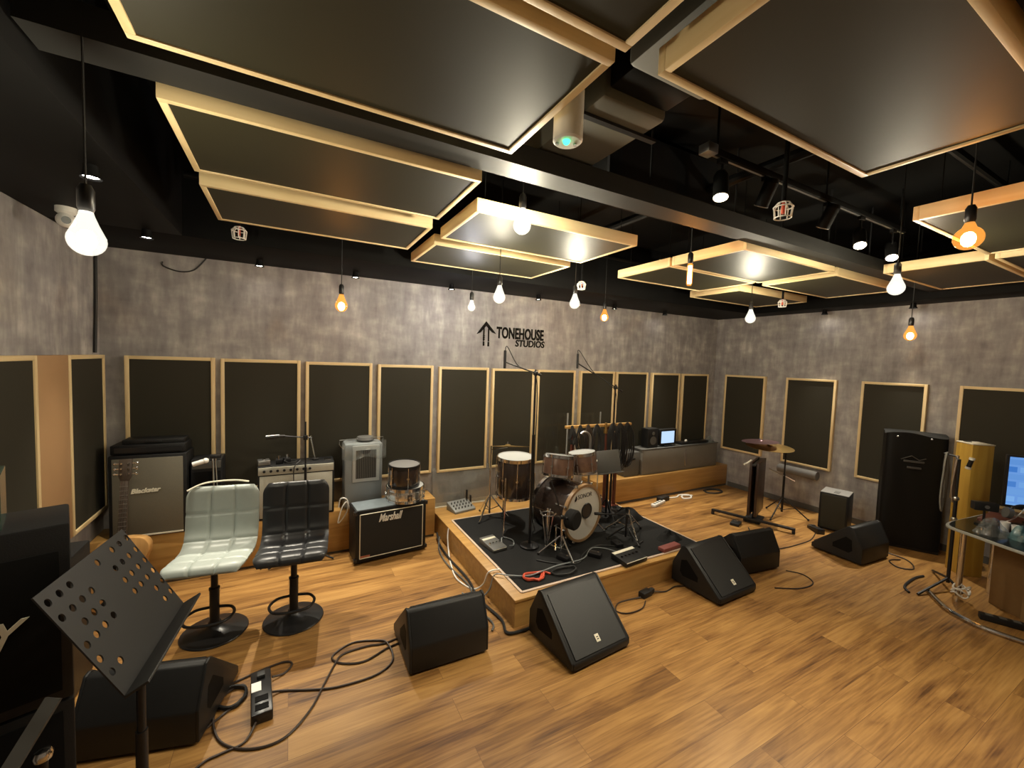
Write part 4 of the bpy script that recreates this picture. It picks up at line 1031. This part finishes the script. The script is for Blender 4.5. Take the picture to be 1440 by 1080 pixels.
# cymbal stack on stand
t = thing('cymbal_stand', 'tripod stand holding stacked cymbals in front of the right wall', 'cymbal stand', (5.48, 2.86, 0))
tripod(t, .24, .28, DARKMET, 305)
M().cyl((0, 0, .06), (0, 0, .55), .013).cyl((0, 0, .55), (0, 0, .90), .009).obj('pole', DARKMET, t)
M().tube([(.05, -.1, .47), (0, 0, .52), (-.25, .05, .62)], .008).obj('boom_arm', STEEL, t)
M().tube([(0, 0, .87), (-.28, .10, .885)], .007).obj('holder', STEEL, t)
for k, (dx, dy, dz, r, m, tl, lab) in enumerate([(-.26, .06, .895, .26, BRASS, 3, 'bronze cymbal with bright rim, lower of the two on the right stand'), (-.36, .12, .955, .20, simple('purple_bronze', (.16, .09, .10), .35, .8), -3, 'dark cymbal lying on the bright-rimmed one')]):
    t = thing('cymbal', lab, 'cymbal', (5.48+dx, 2.86+dy, dz), 0, 'cymbals on the right stand', rot=(R(tl), R(-2), 0))
    M().lathe([(0, .024), (.02, .022), (.032, .012), (.08, .008), (r, 0), (r, -.002), (.08, .005), (.032, .009), (0, .019)], 40).obj('plate', m, t)
    M().cyl((0, 0, -.004), (0, 0, .04), .006, n=8).obj('wing_nut', CHROME, t)
t = thing('wall_pipe', 'grey padded pipe fixed low on right wall below the second panel', 'pipe', (XR-.075, 2.98, .49))
M().cyl((0, -.24, 0), (0, .24, 0), .055, n=22).obj('pipe_body', simple('pipe_grey', (.17, .165, .16), .4), t)
for y in (-.15, .15): M().box(0, .074, y-.02, y+.02, -.02, .02, .003).obj('bracket', GREYD, t)
t = thing('subwoofer', 'black cube subwoofer with grey top by the right wall', 'speaker', (5.545, 2.30, 0), R(0))
sb = t; ang = math.atan2(2.198-2.441, 5.570-5.508)
t.location = (5.570, 2.205, 0); t.rotation_euler = (0, 0, ang+PI/2)
# local: front corner at origin, long left face along +y, right face along +x
M().box(0, .30, 0, .27, .015, .435, .006).obj('box', TOLEX, t)
M().box(.004, .296, .004, .266, .4355, .440).obj('top_sheet', simple('grey_top', (.19, .185, .18), .45), t)
M().box(.06, .16, .10, .15, .440, .444).obj('top_label', GREYD, t)
M().box(-.004, 0, .02, .25, .03, .42, .002).obj('grille', FABRIC, t)
for x, y in ((.03, .03), (.27, .03), (.03, .24), (.27, .24)): M().cyl((x, y, 0), (x, y, .018), .014, n=8).obj('foot', RUBBER, t)
# tall covered speaker
t = thing('covered_speaker', 'tall speaker under a black fabric cover by the right wall', 'speaker', (5.765, 1.745, 0), R(0))
yaw = math.atan2(1.53-1.93, 5.86-5.64); t.rotation_euler = (0, 0, yaw)
# local x along the front, +y to the back
t.location = (5.75+.0, 1.73, 0)
def cover():
    m = M(); nz, na = 22, 64; vs = []; fs = []
    W, D = .245, .125
    for i in range(nz+1):
        z = .03+1.19*i/nz
        for k in range(na):
            a = 2*PI*k/na
            c, s = math.cos(a), math.sin(a); p = 7
            rr = 1/((abs(c)**p+abs(s)**p)**(1/p))
            tap = 1-.02*(i/nz)
            w = 1+.012*math.sin(5*a+3*z)+.010*math.sin(11*a+9*z)
            vs.append((W*rr*c*w*tap, D+D*rr*s*w*tap, z+(.018*math.sin(3*a+1) if i == nz else 0)))
    for i in range(nz):
        for k in range(na): fs.append((i*na+k, i*na+(k+1) % na, (i+1)*na+(k+1) % na, (i+1)*na+k))
    top = len(vs); vs.append((0, D, 1.25))
    for k in range(na): fs.append((nz*na+k, nz*na+(k+1) % na, top))
    fs.append(tuple(range(na))[::-1])
    return m._add(vs, fs)
cover().obj('fabric_cover', simple('black_nylon', (.005, .005, .005), .5, spec=.25, noise=.2, scale=40), t, ang=70)
M().box(-.23, .23, .01, .24, 0, .032, .004).obj('plinth', PLASTIC2, t)
lg = M()
for k, (x0, x1, z) in enumerate([(-.10, .06, .93), (-.07, .04, .865)]): lg.box(x0, x1, -.020, -.014, z, z+.022, .004)
lg.tube([(-.12, -.018, .955), (-.04, -.018, 1.0), (.02, -.018, .96), (.07, -.018, .985)], .006)
lg.obj('faded_mark', simple('faded_print', (.055, .055, .055), .5), t)
for x in (-.16, .10): M().ball((x, -.012, 1.19), .010, 8).obj('eyelet', STEEL, t)
# small black gear on the floor there
t = thing('volume_pedal', 'black wedge pedal with chrome edge in front of the cube subwoofer', 'effects pedal', (5.37, 2.42, 0), R(-35))
M().prism([(-.10, .0), (.10, .0), (.10, .03), (-.10, .06)], -.04, .04, 'x', .004).obj('case', DARKMET, t)
M().box(-.038, .038, .06, .10, .036, .042, .002).obj('edge', CHROME, t)
t = thing('flat_pedal', 'flat black pedal with silver cap on the floor by the folded table', 'effects pedal', (4.66, 2.93, 0), R(20))
M().box(-.07, .07, -.05, .05, 0, .035, .008).obj('case', PLASTIC, t)
M().cyl((.02, 0, .034), (.02, 0, .05), .022, n=14).obj('cap', CHROME, t)
cable('black_cable', [(4.70, 2.80, .006), (4.55, 2.66, .006), (4.45, 2.45, .006), (4.30, 2.30, .006), (4.15, 2.25, .006)], .006, RUBBER, 'thin black cable from the flat pedal towards the rear monitor')
cable('black_cable', [(4.05, 2.15, .006), (4.3, 2.32, .006), (4.65, 2.30, .006), (5.0, 2.30, .006), (5.28, 2.38, .006)], .005, BROWNRUB, 'thin dark cable on the floor between monitors at right')
cable('brown_cable', [(5.28, 1.95, .006), (5.42, 1.80, .006), (5.40, 1.62, .006), (5.22, 1.52, .006), (5.12, 1.60, .006), (5.22, 1.70, .006), (5.35, 1.66, .006)], .006, BROWNRUB, 'brown cable loop on the floor right of the far right monitor')
cable('brown_cable', [(4.03, 2.03, .006), (4.10, 1.92, .006), (4.02, 1.80, .006), (3.82, 1.80, .006), (3.62, 1.90, .006)], .005, BROWNRUB, 'thin brown cable behind the front right monitor')

# desk with curved glass top
t = thing('curved_desk', 'curved glass-topped desk at the right edge on chrome legs', 'desk', (0, 0, 0))
edge = spline([(4.89, 1.19, 0), (4.74, 1.20, 0), (4.62, 1.165, 0), (4.53, .97, 0), (4.445, .77, 0), (4.38, .52, 0), (4.35, .20, 0), (4.38, -.15, 0)], 5)
poly = [(p.x, p.y) for p in edge]+[(5.36, -.15), (5.36, 1.14)]
M().prism(poly, .635, .655, 'z', .004).obj('rim', simple('pale_rim', (.34, .35, .32), .35), t)
cx, cy = 4.95, .5
M().prism([(cx+(a-cx)*.975, cy+(b-cy)*.975) for a, b in poly], .655, .660, 'z').obj('glass_top', GLASSDK, t)
M().box(4.99, 5.35, -.14, 1.10, .66, .695, .006).obj('raised_shelf', REDWOOD, t)
for x, y in ((4.84, 1.13), (5.28, 1.05), (4.6, .0)): M().cyl((x, y, .0), (x, y, .635), .020, n=14).obj('leg', CHROME, t)
M().tube(spline([(4.80, 1.30, .02), (4.62, 1.17, .02), (4.53, 1.08, .02), (4.475, .91, .02), (4.50, .72, .02), (4.56, .45, .02)], 6), .016, 8).obj('foot_rail', CHROME, t)
t = thing('computer_monitor', 'desk monitor with a bright blue screen at the right edge', 'monitor', (5.11, .757, .6955), R(0))
t.rotation_euler = (0, 0, R(-58))
M().box(-.25, .25, -.0, .03, .14, .55, .006).obj('housing', PLASTIC2, t)
def screenmat():
    m = bpy.data.materials.new('blue_screen'); m.use_nodes = True; nt = m.node_tree; N = nt.nodes; L = nt.links
    N.remove(N['Principled BSDF'])
    tc = N.new('ShaderNodeTexCoord'); br = N.new('ShaderNodeTexBrick'); br.inputs['Scale'].default_value = 6
    br.inputs['Color1'].default_value = (.04, .17, .55, 1); br.inputs['Color2'].default_value = (.20, .42, .80, 1); br.inputs['Mortar'].default_value = (.14, .32, .72, 1)
    br.inputs['Brick Width'].default_value = 2.2; br.inputs['Row Height'].default_value = .35; br.inputs['Mortar Size'].default_value = .05
    mp = N.new('ShaderNodeMapping'); mp.inputs['Rotation'].default_value = (R(90), 0, 0); L.new(tc.outputs['Object'], mp.inputs['Vector']); L.new(mp.outputs['Vector'], br.inputs['Vector'])
    e = N.new('ShaderNodeEmission'); e.inputs['Strength'].default_value = .55; L.new(br.outputs['Color'], e.inputs['Color'])
    L.new(e.outputs[0], N['Material Output'].inputs['Surface']); return m
M().box(-.235, .235, -.003, .001, .155, .535).obj('screen', screenmat(), t)
M().cyl((0, .03, .02), (0, .03, .2), .016).obj('neck', DARKMET, t)
M().box(-.10, .10, -.05, .10, 0, .02, .006).obj('base', DARKMET, t)
t = thing('web_camera', 'small black box device on a short stem on the glass desk', 'camera', (4.93, 1.05, .6605), R(-50))
M().cyl((0, 0, 0), (0, 0, .012), .05, n=18).cyl((0, 0, .01), (0, 0, .12), .008, n=10).obj('stem', PLASTIC2, t)
M().box(-.075, .075, -.025, .03, .115, .185, .008).obj('body', PLASTIC2, t)
M().cyl((0, -.032, .15), (0, -.024, .15), .014, n=14).obj('lens', STEEL, t)
tag(M().grid(lump(0, 0, .12, .085, .12, 21), 36, 10).obj('crumpled_bag', BAGM, None, (4.72, .96, .6605)), 'crumpled clear plastic bag on the near desk corner', 'bag')
tag(M().grid(lump(0, 0, .075, .075, .11, 31), 36, 10).obj('teal_bag', TEALBAG, None, (4.76, .81, .6605)), 'teal-tinted crumpled plastic packet on the desk', 'packet')
for k, (x, y, lab) in enumerate([(4.87, .93, 'small white cup left on the desk by the plastic bags'), (4.83, .865, 'second white cup touching the teal packet')]):
    tag(M().lathe([(0, 0), (.022, 0), (.028, .07), (.026, .07), (.02, .004), (0, .004)], 18).obj('white_cup', WHITE, None, (x+.03, y, .6605)), lab, 'cup', 'cups on the desk')
tag(M().box(-.05, .05, -.03, .03, 0, .028, .006).obj('white_mouse', WHITE, None, (4.62, .67, .6605), (0, 0, R(60))), 'flat white device near the front edge of the desk', 'device')
t = thing('headphones', 'dark headphones with pale cable lying before the blue monitor', 'headphones', (5.00, .87, .79), 0, rot=(0, R(12), R(-50)))
M().tube([(.075*math.cos(a), 0, .075*math.sin(a)) for a in [PI*i/14 for i in range(15)]], .009, 7).obj('band', PLASTIC2, t)
for s in (-1, 1): M().cyl((s*.065, 0, -.012), (s*.095, 0, -.012), .042, n=18).obj('ear_cup', GREYD, t)
t = thing('desk_riser', 'low black stand under the headphones on the desk', 'stand', (5.00, .87, .6955), R(-50))
M().box(-.11, .11, -.05, .05, 0, .018, .004).obj('plate', PLASTIC, t)
cable('pale_cable', [(4.99, .95, .71), (5.00, .90, .76), (5.04, .86, .86), (5.08, .86, .96)], .004, WHITE, 'thin pale cable rising to the blue monitor')
# stand with hanging gear left of the desk
t = thing('microphone_stand', 'black stand with spread legs at the left end of the desk', 'microphone stand', (5.03, 1.24, 0))
for a in (165, 40, 262): M().tube([(0, 0, .10), (.40*math.cos(R(a))*(1 if a != 262 else .3), .40*math.sin(R(a))*(.7 if a != 262 else .25), .012)], .010, 7).obj('leg', DARKMET, t)
M().cyl((0, 0, .06), (0, 0, .80), .013).cyl((0, 0, .8), (0, 0, 1.14), .009).obj('pole', DARKMET, t)
for z in (.62, .80): M().ball((0, 0, z), .022, 10).obj('clutch', STEEL, t)
M().tube([(.0, 0, 1.12), (.07, .04, 1.15), (.085, .12, 1.16)], .007).obj('arm', DARKMET, t)
t = thing('microphone', 'white-ringed microphone clipped near the yellow wooden box', 'microphone', (5.10, 1.205, 1.06))
M().cyl((0, 0, 0), (0, -.02, .09), .016, n=12).obj('body', PLASTIC2, t)
M().cyl((0, .0, .0), (0, -.004, .018), .019, n=12).cyl((0, -.018, .08), (0, -.022, .098), .019, n=12).obj('ring', WHITE, t)
for n, x0, top, drop, m, lab in ((7, 5.10, 1.155, .40, simple('pale_brown_cable', (.26, .19, .13), .5), 'pale brown cable hank hanging on the stand beside the covered speaker'),
                               (5, 5.115, 1.168, .52, simple('grey_strap', (.22, .22, .20), .5), 'long grey strap hank hanging at the end of the stand arm')):
    hh = M(); y0 = 1.275 if n == 7 else 1.345
    for k in range(n):
        o = (k-(n-1)/2)*.010
        hh.tube(spline([(x0+o*.3, y0+o*.2, top), (x0-.028+o, y0+o*.3, top-.12), (x0-.034+o, y0, top-drop*.75), (x0+o, y0+o*.3, top-drop), (x0+.034+o, y0, top-drop*.72), (x0+.022+o, y0-.006, top-.12), (x0+.004+o*.3, y0-.004+o*.2, top+.004)], 5), .007, 5)
    tag(hh.obj('cable_hank', m), lab, 'cable')
# yellow box
t = thing('wooden_box', 'tall yellow wooden box standing behind the desk', 'box', (5.60, 1.29, 0), R(-38))
M().box(-.085, .085, -.085, .085, 0, 1.225, .006).obj('carcass', YELLOW, t)
M().box(-.088, .088, -.088, .088, 1.226, 1.236, .002).obj('top_board', CREAM, t)
M().box(-.06, -.01, .02, .05, 1.2365, 1.242, .002).obj('hand_slot', PLASTIC2, t)
# cardboard boxes under the desk
for k, (x, y, rz, w, d, h, lab) in enumerate([(5.16, .80, -30, .38, .26, .50, 'large brown cardboard box standing under the desk'),
                                            (4.86, .66, -25, .24, .18, .30, 'smaller brown cardboard box before the large one under the desk')]):
    t = thing('cardboard_box', lab, 'box', (x, y, 0), R(rz), 'cardboard boxes under the desk')
    M().box(-w/2, w/2, -d/2, d/2, 0, h, .005).obj('carton', CARD, t)
    M().box(-w/2+.01, w/2-.01, -.02, .02, h, h+.002).obj('tape', simple('brown_tape', (.28, .17, .06), .3), t)
t = thing('power_strip', 'black power block on the floor under the desk', 'power strip', (4.72, .86, 0), R(-65))
M().box(-.12, .12, -.03, .03, 0, .045, .006).obj('strip_body', PLASTIC, t)
for k in range(3): M().box(-.09+.07*k, -.05+.07*k, -.02, .02, .045, .047).obj('outlet', GREYD, t)
wl = []
for k in range(22):
    a = k*2*PI/7; wl.append((4.86+.05*math.cos(a)+.02*math.sin(2.3*a), 1.12+.05*math.sin(a), .03+.012*(k % 4)+.004*k))
tag(M().tube(spline(wl, 4), .006, 5).obj('white_cable', WHITE), 'tangled white cable on the floor behind the desk foot rail', 'cable')
cable('black_cable', [(4.62, 1.36, .008), (4.72, 1.42, .008), (4.98, 1.44, .008), (5.12, 1.42, .008)], .010, RUBBER, 'black cable on the floor left of the desk stand')

# ------------------------------------------------------------------ left foreground
# music stand
cx0 = Vector((-.452, 1.66, 1.057))
ax = Vector((.500, -.066, -.864)).normalized(); ayv = Vector((.086, .996, -.026)); ayv = (ayv-ax*ayv.dot(ax)).normalized(); az = ax.cross(ayv)
TD = Matrix(((ax.x, ayv.x, az.x, cx0.x), (ax.y, ayv.y, az.y, cx0.y), (ax.z, ayv.z, az.z, cx0.z), (0, 0, 0, 1)))
PX, PY = -.415, 1.66
t = thing('music_stand', 'black perforated music stand in the left foreground', 'music stand', (PX, PY, 0))
TL = TR(-PX, -PY, 0) @ TD
def desk_plate():
    """plate in local x (-.18 top .. .18 lip), y (-.24 .. .24) with round holes"""
    m = bmesh.new()
    hx, hy = .178, .238
    X = (-.145, -.093, -.044, .004, .055, .104); Y = (-.213, -.165, -.118, -.070, .074, .122, .172, .225)
    keep = ('11100111', '11111111', '01111111', '11111111', '10000011', '11000011')
    holes = [(x, y) for x, row in zip(X, keep) for y, k in zip(Y, row) if k == '1'] + [(-.143, .027)]
    S = 14; r = .0115
    vs = [m.verts.new((x, y, 0)) for x, y in ((-hx, -hy), (hx, -hy), (hx, hy), (-hx, hy))]
    es = [m.edges.new((vs[i], vs[(i+1) % 4])) for i in range(4)]
    for (x, y) in holes:
        hv = [m.verts.new((x+r*math.cos(2*PI*k/S), y+r*math.sin(2*PI*k/S), 0)) for k in range(S)]
        es += [m.edges.new((hv[k], hv[(k+1) % S])) for k in range(S)]
    bmesh.ops.triangle_fill(m, use_beauty=True, use_dissolve=False, edges=es, normal=(0, 0, 1))
    # drop faces that filled a hole
    kill = []
    for f in m.faces:
        c = f.calc_center_median()
        for (x, y) in holes:
            if (c.x-x)**2+(c.y-y)**2 < (r*.97)**2: kill.append(f); break
    bmesh.ops.delete(m, geom=kill, context='FACES_ONLY')
    ext = bmesh.ops.extrude_face_region(m, geom=list(m.faces))
    bmesh.ops.translate(m, verts=[g for g in ext['geom'] if isinstance(g, bmesh.types.BMVert)], vec=(0, 0, -.004))
    o = M(); o._merge(m, TL); return o
DESKM = simple('charcoal_powder', (.020, .020, .020), .5, noise=.1, scale=200)
desk_plate().obj('desk', DESKM, t)
M().box(.172, .180, -.24, .24, -.004, .058, .002, TL).obj('lip', DESKM, t)
M().box(-.03, .03, -.02, .02, -.05, -.004, .004, TL).obj('tilt_joint', DARKMET, t)
hd = TL @ Vector((.02, 0, -.04))
M().cyl((0, 0, .05), (0, 0, .62), .016).cyl((0, 0, .60), (0, 0, .86), .012).tube([(0, 0, .85), tuple(hd)], .012, 8).obj('pole', DARKMET, t)
tripod(t, .10, .24, DARKMET, 215, braces=False, r=.010)
# tall black cabinet at left edge
t = thing('amplifier_stack', 'tall black amplifier stack at the left picture edge', 'amplifier', (-.616, 1.80, 0), R(19))
# local: front right corner at origin, front along -x, depth along +y
M().box(-.555, 0, 0, .24, .015, .70, .008).obj('lower_cabinet', TOLEX, t)
M().box(-.555, 0, 0, .24, .705, 1.285, .008).obj('upper_cabinet', TOLEX, t)
M().box(-.53, -.025, -.004, 0, .74, 1.20, .003).obj('upper_grille', BLACKPAINT, t)
M().box(-.53, -.025, -.004, 0, .05, .67, .003).obj('lower_grille', BLACKPAINT, t)
text('logo', 'PEAVEY', .115, CREAM, t, TR(-.455, -.007, .935) @ RX(90), shear=.45, bold=.002, ext=.002, sx=.85)
for x in (-.5, -.05): 
    for y in (.04, .20): M().cyl((x, y, 0), (x, y, .02), .02, n=10).obj('foot', RUBBER, t)
t = thing('acrylic_case', 'open greenish acrylic case on top of the black amplifier stack', 'case', (-.82, 1.795, 1.2865), R(19))
ac = M().box(-.17, .055, -.03, -.026, 0, .165).box(-.17, .055, .136, .14, 0, .165).box(.051, .055, -.026, .136, 0, .165).box(-.17, -.166, -.026, .136, 0, .165).box(-.166, .051, -.026, .136, 0, .004)
ac.obj('panes', ACRYLG, t)
tag(M().grid(lump(0, 0, .07, .05, .06, 12), 30, 8).obj('pale_wrap', simple('pale_green_wrap', (.30, .36, .33), .5), None, (-.885, 1.825, 1.292)), 'crumpled pale wrap inside the acrylic case', 'wrapping')
t = thing('leaning_bar', 'flat grey bar leaning against the black stack at the left edge', 'bar', (0, 0, 0))
M().prism([(-.705, .80), (-.66, .83), (-.80, .46), (-.86, .46)], 1.60, 1.62, 'y', .004).obj('bar_body', GREYD, t) if False else M().tube([(-.640, 1.735, .755), (-.80, 1.50, .43), (-.95, 1.28, .012)], .026, 4).obj('bar_body', GREYD, t)
t = thing('chrome_topped_post', 'short black post with chrome cap at the bottom left corner', 'post', (-.655, 1.70, 0))
M().cyl((0, 0, .0), (0, 0, .02), .055, n=24).obj('base', DARKMET, t)
M().cyl((0, 0, .02), (0, 0, .61), .012).obj('pole', DARKMET, t)
M().lathe([(0, .595), (.022, .595), (.024, .61), (.018, .622), (0, .627)], 20).obj('cap', CHROME, t)
t = thing('black_case', 'low black case between the amplifier stack and the left wall', 'case', (-1.125, 2.80, 0))
M().box(-.145, .145, -.30, .30, .012, .765, .008).obj('case_body', TOLEX, t)
M().box(-.06, .06, -.02, .02, .765, .785, .004).obj('handle', PLASTIC2, t)
# direct box on the floor and its cables
t = thing('power_supply', 'black floor power unit with white label between the monitors', 'power unit', (-.125, 2.45, 0), R(4))
M().box(-.048, .048, -.165, .165, 0, .055, .006).obj('case', PLASTIC2, t)
M().box(-.045, .0, .0, .07, .055, .057).obj('label_sticker', WHITE, t)
for y in (-.12, -.06): M().box(-.03, .03, y-.02, y+.02, .055, .058, .001).obj('outlet', BLACKPAINT, t)
M().box(-.02, .02, .09, .13, .055, .075, .004).obj('plug', RUBBER, t)
cable('black_cable', [(.80, 2.60, .02), (.70, 2.58, .006), (.56, 2.56, .006), (.40, 2.50, .006), (.27, 2.55, .006), (.24, 2.63, .006), (.36, 2.70, .006), (.50, 2.66, .006), (.56, 2.60, .010), (.56, 2.44, .006), (.45, 2.36, .006), (.25, 2.36, .006), (.12, 2.40, .006), (-.02, 2.46, .006), (-.078, 2.46, .02)], .006, BROWNRUB, 'dark cable with a big loop from the middle monitor to the power unit')
cable('black_cable', [(.82, 2.66, .02), (.66, 2.63, .006), (.54, 2.61, .006), (.44, 2.63, .006), (.30, 2.62, .006), (.25, 2.56, .006), (.18, 2.42, .006), (.10, 2.26, .006), (-.02, 2.14, .006), (-.16, 2.15, .006), (-.28, 2.25, .006), (-.33, 2.42, .006), (-.30, 2.56, .006), (-.22, 2.60, .008), (-.20, 2.50, .012), (-.27, 2.44, .006), (-.36, 2.36, .006)], .006, BROWNRUB, 'dark cable running from the middle monitor past the power unit')
cable('black_cable', [(-.08, 2.58, .02), (-.02, 2.60, .006), (.02, 2.66, .006), (-.02, 2.70, .006), (-.14, 2.68, .006), (-.30, 2.63, .006), (-.42, 2.60, .006)], .006, BROWNRUB, 'short dark cable hooking round the far end of the power unit')
rr = []
for k in range(44):
    a = k*2*PI/11; rr.append((-.262+.062*math.cos(a)+.004*math.sin(3*a), 2.52+.075*math.sin(a), .008+.0045*(k//11)+.002*math.sin(5*a)))
tag(M().tube(spline(rr, 3), .006, 5).obj('coiled_cable', RUBBER), 'coiled black cable left of the floor power unit', 'cable')
cable('black_cable', [(-.14, 2.28, .02), (-.18, 2.20, .006), (-.27, 2.18, .006), (-.34, 2.16, .006), (-.45, 2.05, .006), (-.52, 1.9, .006)], .006, BROWNRUB, 'dark cable from the near end of the power unit to the left')
t = thing('power_adapter', 'black adapter block on the floor between the two front monitors', 'adapter', (2.52, 2.29, 0), R(8))
M().box(-.055, .055, -.03, .03, 0, .045, .008).obj('block', PLASTIC, t)
M().box(.055, .10, -.018, .018, .005, .04, .006).obj('plug', RUBBER, t)
cable('black_cable', [(2.46, 2.28, .01), (2.36, 2.30, .006), (2.24, 2.30, .006), (2.16, 2.23, .006), (2.22, 2.17, .006), (2.36, 2.17, .006), (2.46, 2.23, .006)], .005, BROWNRUB, 'thin dark cable looping left of the adapter block')
cable('black_cable', [(2.62, 2.29, .015), (2.72, 2.26, .006), (2.85, 2.28, .006), (2.93, 2.25, .006)], .005, BROWNRUB, 'thin dark cable from the adapter to the front right monitor')

# ------------------------------------------------------------------ world, camera, view
w = bpy.data.worlds.new('world'); SC.world = w; w.use_nodes = True
w.node_tree.nodes['Background'].inputs['Color'].default_value = (.02, .018, .015, 1)
w.node_tree.nodes['Background'].inputs['Strength'].default_value = 1.0
cam = bpy.data.cameras.new('camera'); co = bpy.data.objects.new('camera', cam); COL.objects.link(co)
r0 = Vector((0.88006049, -0.47360684, 0.03449768)); d0 = Vector((0.00320499, -0.06672211, -0.99776645)); f0 = Vector((0.47485077, 0.8782054, -0.05720159))
f0.normalize(); r0 = (r0-f0*r0.dot(f0)).normalized(); u0 = r0.cross(f0)
if u0.dot(d0) > 0: u0 = -u0
co.matrix_world = Matrix(((r0.x, u0.x, -f0.x, 0), (r0.y, u0.y, -f0.y, 0), (r0.z, u0.z, -f0.z, 1.85), (0, 0, 0, 1)))
cam.sensor_fit = 'HORIZONTAL'; cam.sensor_width = 36; cam.lens = 580.673/1440*36; cam.clip_start = .02; cam.clip_end = 60
SC.camera = co
SC.view_settings.view_transform = 'Standard'; SC.view_settings.look = 'None'; SC.view_settings.gamma = 1
SC.view_settings.use_curve_mapping = False; SC.view_settings.exposure = 0.85
SC.cycles.max_bounces = 8; SC.cycles.diffuse_bounces = 4; SC.cycles.transparent_max_bounces = 16; SC.cycles.sample_clamp_indirect = 4
SC.cycles.use_denoising = True
